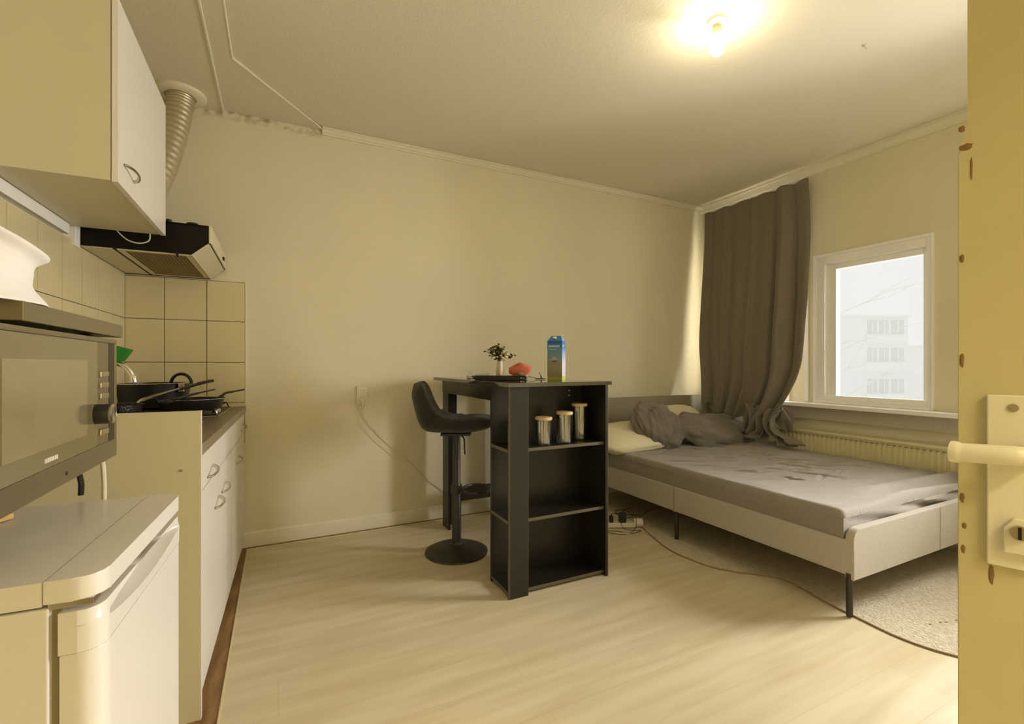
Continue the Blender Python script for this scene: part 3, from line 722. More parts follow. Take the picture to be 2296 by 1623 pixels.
# ================================================================== MICROWAVE
MX, MY0, MY1, MZ0, MZ1 = -0.350, 0.860, 1.442, 0.931, 1.209
mw = thing('microwave', 'stainless microwave with dark glass door and black dial above the fridge', 'microwave', (MX, MY0, MZ0))
W_, H_ = MY1 - MY0, MZ1 - MZ0
m = MB().box(-0.36, -0.012, 0.004, W_ - 0.004, 0.004, H_ - 0.004, 0.003); m.build('body', 'inox', mw)
m = MB().box(-0.014, 0.0, 0, W_, 0, 0.042, 0.002).box(-0.014, 0, 0, W_, H_ - 0.010, H_, 0.002).box(-0.014, 0, W_ - 0.012, W_, 0.042, H_ - 0.010, 0.002).box(-0.014, 0, 0, 0.012, 0.042, H_ - 0.01, 0.002)
m.build('front_frame', 'inox', mw)
MB().lathe([(0.004, 0), (0.003, 0.0015)], (0.0, 0.28, 0.018), 10, True, 'x').build('screw', 'black', mw)
m = MB().box(-0.013, -0.001, 0.012, W_ - 0.134, 0.042, H_ - 0.010, 0.001); md_ = m.build('door', 'mglass', mw)
m = MB().box(-0.002, 0.0002, 0.055, W_ - 0.195, 0.075, H_ - 0.050, 0.0008); m.build('door_window', 'mglass2', md_)
m = MB()
for k in range(7): m.box(-0.001, 0.0006, 0.192 + k * 0.0075, 0.192 + k * 0.0075 + (0.0055 if k % 2 else 0.0045), 0.0525, 0.0600)
m.build('brand_mark', 'frost', md_, smooth=False)
m = MB().box(-0.013, -0.001, W_ - 0.132, W_ - 0.057, 0.042, H_ - 0.010, 0.001); cp = m.build('control_panel', 'inox', mw)
m = MB().box(-0.013, -0.0005, W_ - 0.057, W_ - 0.016, 0.042, H_ - 0.010); m.build('display_strip', 'black', cp, smooth=False)
for z in (1.128, 1.104, 1.080, 1.000):
    MB().box(-0.001, 0.004, W_ - 0.122, W_ - 0.072, z - MZ0 - 0.0065, z - MZ0 + 0.0065, 0.0022).build('button', 'chrome', mw)
kb = MB().lathe([(0.0215, -0.001), (0.0215, 0.022), (0.020, 0.0245)], (0.0, W_ - 0.142, 1.043 - MZ0), 32, True, 'x').build('dial', 'black', mw)
MB().lathe([(0.020, 0.024), (0.021, 0.028), (0.017, 0.030), (0.015, 0.0285)], (0.0, W_ - 0.142, 1.043 - MZ0), 32, True, 'x').build('dial_ring', 'chrome', kb)
br_ = thing('wall_bracket', 'pair of grey wall arms carrying the microwave', 'bracket', (XL + 0.02, 1.2, MZ0))
for y in (-0.12, 0.12):
    MB().box(0.0, 0.40, y - 0.012, y + 0.012, -0.014, -0.001, 0.002).box(0.0, 0.012, y - 0.012, y + 0.012, -0.12, -0.014, 0.001).build('arm', 'frost', br_)
for y in (0.03, W_ - 0.03):
    for x in (-0.32, -0.05):
        MB().box(x - 0.01, x + 0.01, y - 0.01, y + 0.01, H_ - 0.004, H_ + 0.0075).build('spacer', 'black', mw, smooth=False)
m = MB().box(-0.40, 0.0, 0.063, 0.575, 0.0, 0.031, 0.002)
sb_ = m.build('shelf_board', 'inox'); sb_.location = (MX, 0.915, MZ1 + 0.008)
tag(sb_, 'grey-brown board lying on top of the microwave', 'board')
# tissue paper on board
tp = thing('paper_bag', 'crumpled white paper standing on the board over the microwave', 'paper', (-0.42, 1.03, MZ1 + 0.039))
def paperf(u, v):
    # curved sheet : u around, v up
    a = -0.3 + 2 * PI * u
    prof = [0.118, 0.104, 0.095, 0.088, 0.086, 0.088, 0.095, 0.120]
    k = v * 7; i = min(6, int(k)); f = k - i
    r_ = prof[i] * (1 - f) + prof[i + 1] * f
    r_ *= 1 + 0.05 * noise.noise(Vector((math.cos(a) * 2, math.sin(a) * 2, v * 4)))
    return (0.62 * r_ * math.cos(a), r_ * math.sin(a), 0.112 * v - (0.030 * v * math.cos(a - 0.6)))
m = MB().grid(paperf, 40, 21, closeu=True); o = m.build('sheet', 'paper', tp, flipfix=True); solid(o, 0.001)
m = MB().tube(smoothpath([(-0.62, 1.40, 0.925), (-0.50, 1.47, 0.93), (-0.44, 1.475, 0.90), (-0.425, 1.47, 0.87), (-0.425, 1.47, 0.836)], 6), 0.006, 8)
tag(m.build('cable', 'black'), 'thick black cable hanging below the microwave', 'cable')
m = MB().tube(smoothpath([(-0.60, 1.44, 0.955), (-0.47, 1.50, 0.955), (-0.405, 1.505, 0.92), (-0.39, 1.50, 0.87), (-0.392, 1.50, 0.70), (-0.40, 1.50, 0.40), (-0.42, 1.50, 0.01)], 6), 0.0055, 8)
tag(m.build('cable', 'whitecable'), 'white cable arching behind the fridge top', 'cable')

# ================================================================== WALL SOCKET + CABLE
so = thing('wall_socket', 'cream double wall socket with one plug on the back wall', 'socket', (0.520, YB, 0.940))
m = MB().box(-0.038, 0.038, -0.012, 0, -0.068, 0.063, 0.004); m.build('plate', 'white', so)
for z in (0.028, -0.036):
    m = MB().lathe([(0.027, -0.013), (0.0275, -0.0115)], (0, 0, z), 28, True, 'y'); o = m.build('outlet', 'paint', so)
    MB().lathe([(0.003, 0), (0.003, 0.001)], (-0.009, -0.0145, z), 8, True, 'y').lathe([(0.003, 0), (0.003, 0.001)], (0.009, -0.0145, z), 8, True, 'y').build('pin_hole', 'gasket', o)
pg = thing('power_plug', 'white round plug in the lower outlet of the wall socket', 'plug', (0.520, YB - 0.014, 0.904))
m = MB().lathe([(0.020, 0), (0.020, -0.014), (0.016, -0.020)], (0, 0, 0), 24, True, 'y').box(-0.006, 0.006, -0.02, -0.006, -0.045, -0.01, 0.003); m.build('plug_body', 'white', pg)
yy = YB - 0.010
def wallcable(name, pts, r, label):
    m = MB().tube(smoothpath(pts, 6), r, 7); tag(m.build(name, 'whitecable'), label, 'cable')
wallcable('cable', [(0.520, yy - 0.012, 0.862), (0.522, yy, 0.82), (0.545, yy, 0.76), (0.63, yy, 0.66), (0.72, yy, 0.565), (0.81, yy, 0.475), (0.93, yy, 0.35), (1.08, yy, 0.225), (1.25, yy - .01, 0.12), (1.40, yy - .03, 0.085), (1.8, yy - .04, 0.02), (2.10, 3.1, 0.008), (2.02, 2.88, 0.006), (2.045, 2.70, 0.02)], 0.0028, 'white power cord sagging from the wall plug down behind the bar table')
wallcable('cable', [(0.488, yy, 0.875), (0.490, yy, 0.80), (0.505, yy, 0.745), (0.56, yy, 0.67), (0.63, yy, 0.595), (0.68, yy, 0.55), (0.74, yy, 0.49), (0.83, yy, 0.445)], 0.0018, 'thin white cord looped left of the sagging power cord on the wall')
# round sticker marks on wall skipped; small ceiling hook
hk = thing('ceiling_hook', 'tiny metal hook on the ceiling right of the bulb', 'hook', (2.60, 1.29, CE))
MB().tube(smoothpath([(0, 0, 0), (0, 0, -0.012), (0.008, 0, -0.020), (0.016, 0, -0.014), (0.015, 0, -0.008)], 4), 0.0018, 6).build('hook_wire', 'ceil', hk)
MB().lathe([(0.012, 0), (0.010, -0.004)], (0, 0, 0), 12).build('base', 'ceil', hk)

# ================================================================== BULB
bb = thing('ceiling_bulb', 'lit bare bulb hanging from its socket on the ceiling', 'lamp', (1.804, 1.502, CE))
MB().lathe([(0.045, 0), (0.042, -0.012), (0.018, -0.024), (0.018, -0.030)], (0, 0, 0), 24).build('ceiling_rose', 'paint', bb)
MB().lathe([(0.017, -0.028), (0.020, -0.030), (0.020, -0.062), (0.016, -0.068)], (0, 0, 0), 20).build('socket', 'brass', bb)
MB().lathe([(0.0145, -0.066), (0.017, -0.078), (0.030, -0.100), (0.0345, -0.122), (0.031, -0.142), (0.018, -0.157), (0.0, -0.162)], (0, 0, 0), 20).build('bulb', 'bulbglass', bb)

# ================================================================== BAR TABLE
bt = thing('bar_table', 'black bar table with open shelves at its near end', 'table', (1.30, 2.62, 0))
ox, oy = 1.30, 2.62
def tb(x0, x1, y0, y1, z0, z1, nm, mt='tblack', bev=0.0008):
    return MB().box(x0 - ox, x1 - ox, y0 - oy, y1 - oy, z0, z1, bev).build(nm, mt, bt)
top = MB().box(0.990 - ox, 1.612 - ox, 2.020 - oy, 3.235 - oy, 1.040, 1.060, 0.001).build('table_top', mat('table_top_decor', (0.05, 0.042, 0.028), 0.07, spec=1.0, coat=0.5), bt)
tb(1.588, 1.604, 2.044, 2.275, 0.0, 1.040, 'side_panel')
tb(1.011, 1.604, 2.268, 2.284, 0.0, 1.040, 'back_panel')
tb(1.009, 1.112, 2.046, 2.062, 0.0, 1.040, 'corner_post')
tb(1.0075, 1.0105, 2.0455, 2.062, 0.0, 1.040, 'post_edge', 'tedge', 0)
tb(1.1115, 1.1135, 2.0455, 2.062, 0.0, 1.040, 'post_edge', 'tedge', 0)
tb(1.6025, 1.6055, 2.0435, 2.275, 0.0, 1.040, 'panel_edge', 'tedge', 0)
for z in (0.030, 0.378, 0.730):
    s_ = tb(1.0115, 1.588, 2.063, 2.268, z - 0.016, z, 'shelf')
    MB().box(1.010 - ox, 1.588 - ox, 2.0615 - oy, 2.0632 - oy, z - 0.016, z).box(1.0095 - ox, 1.0117 - ox, 2.062 - oy, 2.268 - oy, z - 0.016, z).build('shelf_edge', 'tedge', s_, smooth=False)
tb(1.028, 1.044, 2.284, 3.150, 0.955, 1.040, 'apron'); tb(1.560, 1.576, 2.284, 3.150, 0.955, 1.040, 'apron')
tb(1.055, 1.155, 3.205, 3.221, 0.0, 1.040, 'leg'); tb(1.055, 1.071, 3.100, 3.205, 0.0, 1.040, 'leg')
tb(1.500, 1.600, 3.205, 3.221, 0.0, 1.040, 'leg'); tb(1.584, 1.600, 3.100, 3.205, 0.0, 1.040, 'leg')
tb(1.071, 1.584, 3.186, 3.204, 0.165, 0.262, 'stretcher'); tb(1.071, 1.584, 3.186, 3.204, 0.955, 1.040, 'apron')
for z in (1.000, 0.972): MB().lathe([(0.004, 0), (0.004, -0.003)], (1.50 - ox, 2.268 - oy, z), 10, True, 'y').build('peg', 'white', bt)

# jars
def jar(nm, label, loc, r, h):
    j = thing(nm, label, 'jar', loc, 0, 'glass storage jars on the table shelf')
    m = MB().lathe([(0, 0.0), (r * 0.93, 0.0), (r, 0.006), (r, h), (r - 0.0025, h), (r - 0.0025, 0.008), (0, 0.006)], (0, 0, 0), 40); m.build('glass', 'jar', j)
    MB().lathe([(0, h - 0.004), (r - 0.004, h - 0.004), (r - 0.003, h + 0.001), (r + 0.003, h + 0.001), (r + 0.004, h + 0.004), (r + 0.004, h + 0.013), (r + 0.001, h + 0.016), (0, h + 0.016)], (0, 0, 0), 40).build('lid', 'bamboo', j)
    MB().tube([((r - .003) * math.cos(2 * PI * k / 32), (r - .003) * math.sin(2 * PI * k / 32), h - .004) for k in range(32)], 0.0025, 6, closed=True).build('seal', 'silicone', j)
    return j
jar('glass_jar', 'shortest glass jar, half hidden behind the table post', (1.128, 2.170, 0.7305), 0.037, 0.105)
jar('glass_jar', 'second shortest glass jar with bamboo lid, next to the post', (1.243, 2.118, 0.7305), 0.041, 0.130)
jar('glass_jar', 'second tallest glass jar with bamboo lid, between two others', (1.372, 2.118, 0.7305), 0.041, 0.152)
jar('glass_jar', 'tallest glass jar with bamboo lid, at the right end of shelf', (1.505, 2.170, 0.7305), 0.040, 0.188)

# carton
ZTB = 1.0602
ca = thing('milk_carton', 'tall blue gable-top milk carton standing on the bar table', 'carton', (1.402, 2.246, ZTB), R(-26.54 - 19))
s_ = 0.042; hb2 = 0.222
m = MB()
bm = m.bm
v = {}
def V(k, p): v[k] = bm.verts.new(p)
for i, (x, y) in enumerate(((-s_, -s_), (s_, -s_), (s_, s_), (-s_, s_))):
    V(('b', i), (x, y, 0)); V(('t', i), (x, y, hb2))
V('r0', (-s_ * 0.62, 0, hb2 + 0.030)); V('r1', (s_ * 0.62, 0, hb2 + 0.030))
for a, b_ in ((0, 1), (1, 2), (2, 3), (3, 0)):
    bm.faces.new((v[('b', a)], v[('b', b_)], v[('t', b_)], v[('t', a)]))
bm.faces.new((v[('t', 0)], v[('t', 1)], v['r1'], v['r0'])); bm.faces.new((v[('t', 2)], v[('t', 3)], v['r0'], v['r1']))
bm.faces.new((v[('t', 1)], v[('t', 2)], v['r1'])); bm.faces.new((v[('t', 3)], v[('t', 0)], v['r0'])); bm.faces.new([v[('b', i)] for i in range(4)][::-1])
body = m.build('body', 'carton', ca, smooth=False)
body.data.materials.append(M['carton_side'])
for p in body.data.polygons:
    if abs(p.normal.x) > 0.7: p.material_index = 1
MB().box(-s_ * 0.85, s_ * 0.95, -0.002, 0.002, hb2 + 0.026, hb2 + 0.045, 0.001).build('top_fin', 'petal', ca)
MB().lathe([(0.012, 0), (0.012, 0.010), (0.0, 0.011)], (-0.006, -0.022, hb2 + 0.012), 20).build('cap', 'petal', ca)
m = MB()
random.seed(3)
x = -0.036
while x < 0.026:
    w_ = random.uniform(0.004, 0.0065); m.box(x, x + w_, -s_ - 0.0006, -s_, 0.186, 0.1965); x += w_ + 0.0016
x = -0.030
while x < 0.008: m.box(x, x + 0.0022, -s_ - 0.0006, -s_, 0.171, 0.1745); x += 0.0036
m.box(-0.018, 0.012, -s_ - 0.0006, -s_, 0.120, 0.124).box(-0.012, 0.006, -s_ - 0.0006, -s_, 0.128, 0.131).box(-0.032, 0.022, -s_ - 0.0005, -s_, 0.1145, 0.1165)
for yy_ in (-0.034, -0.022, -0.010): m.box(s_, s_ + 0.0006, yy_, yy_ + 0.009, 0.186, 0.197)
m.build('print', mat('pale_print', (0.55, 0.58, 0.55), 0.5), ca, smooth=False)
MB().box(-0.017, 0.012, -s_ - 0.0006, -s_, 0.104, 0.110).box(s_, s_ + 0.0006, 0.006, 0.011, 0.034, 0.041).build('dark_print', mat('dark_print', (0.05, 0.05, 0.04), 0.5), ca, smooth=False)

# laptop and the things on it
CR = -TH
lp = thing('laptop', 'closed flat black laptop lying on the bar table', 'laptop', (1.205, 2.56, ZTB), CR)
MB().box(-0.165, 0.150, -0.105, 0.105, 0.003, 0.017, 0.004).build('base', 'black', lp)
MB().box(-0.175, 0.150, -0.105, 0.105, 0.0172, 0.0225, 0.002).build('lid', 'black', lp)
for x in (-0.14, 0.13):
    for y in (-0.09, 0.09): MB().box(x - .01, x + .01, y - .004, y + .004, 0.0, 0.004).build('foot', 'gasket', lp, smooth=False)
MB().box(0.115, 0.124, -0.1056, -0.104, 0.007, 0.012).box(0.130, 0.137, -0.1056, -0.104, 0.008, 0.012).build('port', 'chrome', lp, smooth=False)
MB().box(0.145, 0.158, -0.06, 0.07, 0.003, 0.018, 0.003).build('hinge', 'silver', lp)
def onlap(u, v_, z=0.0235):
    c_, s2 = math.cos(CR), math.sin(CR)
    return (1.205 + u * c_ - v_ * s2, 2.56 + u * s2 + v_ * c_, ZTB + z)
vs = thing('flower_vase', 'small cream vase standing on the laptop', 'vase', onlap(-0.008, 0.03))
MB().lathe([(0, 0), (0.019, 0), (0.023, 0.006), (0.0235, 0.03), (0.020, 0.06), (0.017, 0.078), (0.018, 0.088), (0.015, 0.087), (0.015, 0.06), (0, 0.05)], (0, 0, 0), 32).build('vase_body', 'vase', vs)
fl = thing('flower_bouquet', 'small bouquet of cream flowers and green leaves in the vase', 'flowers', onlap(-0.008, 0.03, 0.0235 + 0.075))
random.seed(11)
st = MB(); lf = MB(); lf2 = MB(); pt = MB(); pk = MB()
def leaf(mb, c, d, L, W):
    d = Vector(d).normalized(); u_ = d.cross(Vector((0.3, 0.5, 1))).normalized(); n_ = d.cross(u_)
    c = Vector(c); pts = []
    for t, w_ in ((0, 0.15), (0.3, 0.9), (0.6, 1), (0.85, 0.6), (1, 0.05)):
        a = c + d * L * t + n_ * 0.12 * L * math.sin(PI * t)
        pts.append((mb.bm.verts.new(a + u_ * W * w_ / 2), mb.bm.verts.new(a - u_ * W * w_ / 2)))
    for a, b_ in zip(pts, pts[1:]): mb.bm.faces.new((a[0], a[1], b_[1], b_[0]))
for k in range(34):
    a = random.uniform(0, 2 * PI); sp = random.uniform(0.1, 1.0)
    d = Vector((math.cos(a) * sp, math.sin(a) * sp * 0.8, random.uniform(0.5, 1.1))).normalized()
    L = random.uniform(0.065, 0.118)
    e = d * L
    st.tube([(0, 0, -0.04), (d.x * L * .3, d.y * L * .3, L * .35), tuple(e)], 0.0009, 5)
    for j in range(5):
        q = e * random.uniform(0.5, 1.05)
        dd_ = Vector((random.uniform(-1, 1), random.uniform(-1, 1), random.uniform(-0.3, 1)))
        leaf(lf if random.random() < .65 else lf2, q, dd_, random.uniform(0.016, 0.028), random.uniform(0.012, 0.019))
for (x, y, z, r_, mb) in [(0.03, -0.02, 0.035, 0.014, pt), (0.042, -0.01, 0.05, 0.012, pt), (0.0, -0.03, 0.030, 0.012, pk), (-0.010, -0.028, 0.042, 0.009, pk), (-0.045, -0.01, 0.055, 0.009, pt), (0.03, -0.015, 0.062, 0.010, pt), (0.018, -0.03, 0.018, 0.009, pk), (-0.03, -0.02, 0.035, 0.008, pk)]:
    for j in range(9):
        a = j * 2.4; rr_ = r_ * 0.55 * math.sqrt(j / 9)
        mb.ball((x + rr_ * math.cos(a) - 0.012, y + rr_ * math.sin(a) - 0.030, z + r_ * 0.3 * (1 - j / 9)), r_ * 0.62, (1, 1, 0.8), 1)
st.build('stems', 'leaf', fl); lf.build('dark_leaves', 'leaf', fl, flipfix=False); lf2.build('pale_leaves', 'leaf2', fl, flipfix=False); pt.build('cream_flowers', 'petal', fl); pk.build('pink_flowers', 'pink', fl)
# coral folded face mask
mk = thing('face_mask', 'coral red moulded pouch leaning up on the laptop beside the vase', 'pouch', onlap(0.117, 0.02), CR)
out = [(-0.070, 0.012), (-0.071, 0.045), (-0.045, 0.060), (-0.015, 0.077), (0.0, 0.080), (0.03, 0.068), (0.070, 0.052), (0.066, 0.030), (0.045, 0.006), (0.02, 0.0), (-0.045, 0.0)]
def mkf(side):
    m_ = MB(); cc = (0.0, 0.036); n = len(out)
    rings = []
    for k in range(6):
        f = 1 - k / 5
        rings.append([m_.bm.verts.new((cc[0] + (p[0] - cc[0]) * f, side * 0.016 * math.sqrt(max(0, 1 - f * f)), cc[1] + (p[1] - cc[1]) * f)) for p in out])
    for a, b_ in zip(rings, rings[1:]):
        for i in range(n): m_.bm.faces.new((a[i], a[(i + 1) % n], b_[(i + 1) % n], b_[i]))
    return m_
m = mkf(-1); m2 = mkf(1)
me2 = bpy.data.meshes.new('tmp'); m2.bm.to_mesh(me2); m.bm.from_mesh(me2); m2.bm.free(); bpy.data.meshes.remove(me2)
m.build('shell', 'coral', mk, angle=70)
m = MB()
for (x, z, rx, rz) in [(-0.028, 0.058, .004, .0025), (-0.018, 0.062, .003, .006), (-0.008, 0.066, .004, .003), (-0.004, 0.052, .006, .0025), (-0.010, 0.046, .0025, .006), (0.012, 0.063, .004, .003), (0.0, 0.072, .006, .0018), (-0.034, 0.052, .003, .002)]:
    m.ball((x, -0.0125, z), 1, (rx, 0.003, rz), 1)
m.build('marks', 'maroon', mk)
kc = MB().ball((0, 0, 0.009), 1, (0.022, 0.012, 0.0095), 3, 0.25, 3).build('khaki_pad', 'khaki'); kc.location = onlap(0.118, -0.045); tag(kc, 'small khaki pad in front of the coral pouch on the laptop', 'pad')
pp = MB().box(-0.04, 0.04, -0.03, 0.03, 0, 0.012, 0.002).build('paper_block', 'frost'); pp.location = onlap(-0.115, 0.05); pp.rotation_euler = (0, 0, CR); tag(pp, 'small white paper block at the left end of the laptop', 'paper')
ad = thing('phone_charger', 'small white charger with two upright pins at the left end of the bar table', 'charger', (1.085, 2.765, ZTB), 0.2)
MB().box(-0.020, 0.020, -0.015, 0.015, 0, 0.022, 0.004).build('body', 'white', ad)
for x in (-0.007, 0.009): MB().tube([(x, 0, 0.02), (x, 0, 0.045)], [0.0024, 0.002], 8).build('pin', 'chrome', ad)
m = MB().tube(smoothpath([onlap(0.165, 0.02, 0.016), onlap(0.20, 0.0, 0.010), onlap(0.23, 0.02, 0.004), onlap(0.265, -0.01, 0.004), onlap(0.235, -0.04, 0.004), onlap(0.205, -0.02, 0.004), onlap(0.24, 0.01, 0.006), onlap(0.27, 0.03, 0.004)], 7), 0.0016, 6)
cbl = m.build('charging_cable', 'black'); tag(cbl, 'thin dark cable curled between laptop and milk carton', 'cable')
m = MB().tube(smoothpath([onlap(0.245, -0.01, 0.003), onlap(0.240, -0.01, 0.020), onlap(0.230, -0.01, 0.042)], 4), [0.0035] * 5 + [0.0014] * 4, 6)
m.build('cable_plug', 'black', cbl)

# ================================================================== BAR STOOL
bs = thing('bar_stool', 'black velvet bar stool with backrest and round foot beside the bar table', 'stool', (0.978, 2.72, 0), R(-24))
MB().lathe([(0, 0), (0.186, 0), (0.192, 0.004), (0.190, 0.010), (0.165, 0.022), (0.11, 0.036), (0.06, 0.046), (0.034, 0.052), (0.030, 0.066)], (0, 0, 0), 56).build('base', 'stoolmet', bs)
MB().lathe([(0.028, 0.05), (0.028, 0.42), (0.024, 0.425), (0.024, 0.73)], (0, 0, 0), 28).build('pole', 'stoolmet', bs)
MB().box(-0.09, 0.09, -0.08, 0.08, 0.722, 0.738, 0.004).build('mounting_plate', 'black', bs)
m = MB().tube(smoothpath([(0.01, -0.02, 0.725), (0.05, -0.10, 0.715), (0.055, -0.11, 0.66), (0.058, -0.115, 0.62)], 5), 0.0045, 7); m.build('lever', 'black', bs)
pts = [(0.03, -0.012, 0.385)]
for k in range(17):
    a = -PI * 0.86 + 2 * PI * 0.86 * k / 16
    pts.append((0.125 + 0.088 * math.cos(a), 0.105 * math.sin(a), 0.385))
pts.append((0.03, 0.012, 0.385))
m = MB().tube(smoothpath(pts, 3), 0.009, 9); m.lathe([(0.034, 0.36), (0.034, 0.41)], (0, 0, 0), 24); m.build('footrest', 'stoolmet', bs)
# seat shell: profile in x/z along the sitting direction (+x), swept over width y
def seatf(side):
    prof = [(0.225, 0.790), (0.205, 0.818), (0.14, 0.832), (0.05, 0.825), (-0.03, 0.822), (-0.095, 0.845), (-0.14, 0.900), (-0.172, 0.965), (-0.196, 1.02), (-0.225, 1.047)]
    prof_b = [(0.225, 0.785), (0.19, 0.762), (0.10, 0.742), (0.0, 0.737), (-0.12, 0.738), (-0.190, 0.752), (-0.225, 0.80), (-0.250, 0.88), (-0.268, 0.97), (-0.255, 1.045)]
    return prof if side else prof_b
def seatgrid(u, v):
    # u around the section (0..1 closed over top and bottom), v across width -1..1
    w_ = 2 * v - 1
    A = smooth_top if u <= 0.5 else smooth_bot
    t = u * 2 if u <= 0.5 else (1 - u) * 2
    k = t * (len(A) - 1); i = min(len(A) - 2, int(k)); f = k - i
    x = A[i][0] * (1 - f) + A[i + 1][0] * f; z = A[i][1] * (1 - f) + A[i + 1][1] * f
    T = smooth_bot; j = min(len(T) - 1, int(round(k))); 
    mx = (smooth_top[j][0] + T[j][0]) / 2; mz = (smooth_top[j][1] + T[j][1]) / 2
    edge = math.sqrt(max(0, 1 - abs(w_) ** 3.2))
    x = mx + (x - mx) * edge; z = mz + (z - mz) * edge
    half = 0.205 - 0.045 * max(0, (t - 0.35) / 0.65) - 0.03 * max(0, (0.2 - t) / 0.2) ** 1.5 - 0.10 * max(0, (t - 0.86) / 0.14) ** 2
    curl = 0.035 * w_ * w_ if t > 0.35 else 0.02 * w_ * w_
    return (x + (curl if t > 0.45 else 0), w_ * half, z + (curl if t <= 0.6 else 0))
smooth_top = [(p.x, p.z) for p in smoothpath([(a, 0, b_) for a, b_ in seatf(1)], 4)]
smooth_bot = [(p.x, p.z) for p in smoothpath([(a, 0, b_) for a, b_ in seatf(0)], 4)]
MB().grid(seatgrid, 72, 24, closeu=True).build('seat_shell', 'velvet', bs, angle=80)

# ================================================================== BED
BX0, BX1, BY0, BY1 = 2.313, 3.745, 1.198, 3.30
bd = thing('bed', 'low bed frame with pale woven fabric rails and black legs', 'bed', (3.03, 2.25, 0))
bx, by = 3.03, 2.25
def bb_(x0, x1, y0, y1, z0, z1, nm, mt, bev=0.004): return MB().box(x0 - bx, x1 - bx, y0 - by, y1 - by, z0, z1, bev).build(nm, mt, bd)
bb_(BX0, BX0 + 0.035, BY0 + 0.03, BY1 - 0.04, 0.190, 0.350, 'side_rail', 'bedfab', 0.008)
bb_(BX1 - 0.035, BX1, BY0 + 0.03, BY1 - 0.04, 0.190, 0.350, 'side_rail', 'bedfab', 0.008)
bb_(BX0 - 0.001, BX0 + 0.002, 2.258, 2.268, 0.188, 0.352, 'rail_seam', 'headfab', 0.0008)
def rboard(x0, x1, z0, z1, r_, ya, yb, nm, mt):
    p = [(x0 - bx, z0), (x1 - bx, z0)]
    for k in range(9): a = PI / 2 * k / 8; p.append((x1 - bx - r_ + r_ * math.cos(a), z1 - r_ + r_ * math.sin(a)))
    for k in range(9): a = PI / 2 + PI / 2 * k / 8; p.append((x0 - bx + r_ + r_ * math.cos(a), z1 - r_ + r_ * math.sin(a)))
    return MB().prism(p, ya - by, yb - by, 'y', 0.006).build(nm, mt, bd)
fbd = rboard(BX0 + 0.004, BX1, 0.172, 0.400, 0.05, BY0 - 0.002, BY0 + 0.036, 'footboard', 'bedfab')
MB().box(3.116 - bx, 3.1185 - bx, BY0 - 0.0035 - by, BY0 - by, 0.175, 0.398).build('footboard_seam', 'headfab', fbd, smooth=False)
rboard(BX0, BX1 + 0.03, 0.18, 0.855, 0.055, 3.255, 3.315, 'headboard', 'headfab')
for (x, y) in ((BX0 + 0.012, BY0 + 0.02), (BX0 + 0.025, 2.262), (BX1 - 0.02, BY0 + 0.02), (BX1 - 0.02, 2.262), (BX0 + 0.02, 3.27), (BX1 - 0.02, 3.27)):
    MB().lathe([(0.0135, 0.0065 if y < 3 and x > 0 else 0.0065), (0.0135, 0.20)], (x - bx, y - by, 0.0), 16).build('leg', 'stoolmet', bd)
m = MB()
for k in range(14): m.box(BX0 + 0.04 - bx, BX1 - 0.04 - bx, 1.30 + k * 0.14 - by, 1.37 + k * 0.14 - by, 0.268, 0.282)
m.build('slats', 'bamboo', bd, smooth=False)

mt_ = thing('mattress', 'mattress in a wrinkled grey fitted sheet on the bed', 'mattress', (3.03, 2.25, 0.285))
MX0, MX1, MYa, MYb, MH = 2.322, 3.735, 1.242, 3.235, 0.192
def ss(a, b_, x): t = max(0, min(1, (x - a) / (b_ - a))); return t * t * (3 - 2 * t)
wr = []
random.seed(5)
for k in range(60):
    cx_ = random.uniform(2.55, 3.5); cyy = random.uniform(1.55, 2.75); a = random.gauss(-0.40, 0.35); L = random.uniform(0.07, 0.20)
    wr.append((cx_, cyy, math.cos(a), math.sin(a), L, random.uniform(0.009, 0.013), random.uniform(0.007, 0.014)))
def wrinkle(x, y):
    z = 0.0
    for (cx_, cyy, ca_, sa, L, wd, am) in wr:
        dx, dy = x - cx_, y - cyy; u_ = dx * ca_ + dy * sa; v_ = -dx * sa + dy * ca_
        if abs(u_) < L and abs(v_) < wd * 5: z += am * (1 - (u_ / L) ** 2) ** 1.5 * (0.8 * math.exp(-((v_ - 1.7 * wd) / wd) ** 2) - math.exp(-(v_ / wd) ** 2))
    z += 0.007 * noise.noise(Vector((x * 3, y * 5, 0))) + 0.004 * noise.noise(Vector((x * 9, y * 16, 3)))
    return z
def mattop(u, v):
    # perimeter wrap: map unit square to box surface from bottom edge over top
    rr_ = 0.045
    def wrap(t, a, b_):
        # returns coordinate and drop depth
        side = 0.14
        if t < side: return a, 1 - t / side
        if t > 1 - side: return b_, (t - (1 - side)) / side
        return a + (b_ - a) * (t - side) / (1 - 2 * side), 0
    return None
# top
N1, N2 = 240, 330
def topf(u, v):
    x = MX0 + (MX1 - MX0) * u; y = MYa + (MYb - MYa) * v
    e = min(x - MX0, MX1 - x); f = min(y - MYa, MYb - y)
    rr_ = 0.035
    z = MH
    if e < rr_: z -= rr_ - math.sqrt(max(0, rr_ ** 2 - (rr_ - e) ** 2))
    if f < rr_: z -= rr_ - math.sqrt(max(0, rr_ ** 2 - (rr_ - f) ** 2))
    inner = ss(0, 0.12, min(e, f))
    z += wrinkle(x, y) * inner
    # drag folds near the foot edge
    fo = ss(0.35, 0.0, y - MYa) * ss(2.55, 3.0, x)
    z += 0.024 * fo * math.sin((y - MYa) * 42 + 9 * (x - 2.5) * 0.35 + noise.noise(Vector((x * 2, y * 2, 1))) * 1.5) * ss(0, 0.03, f)
    return (x - 3.03, y - 2.25, z)
m = MB(); m.grid(topf, N1, N2)
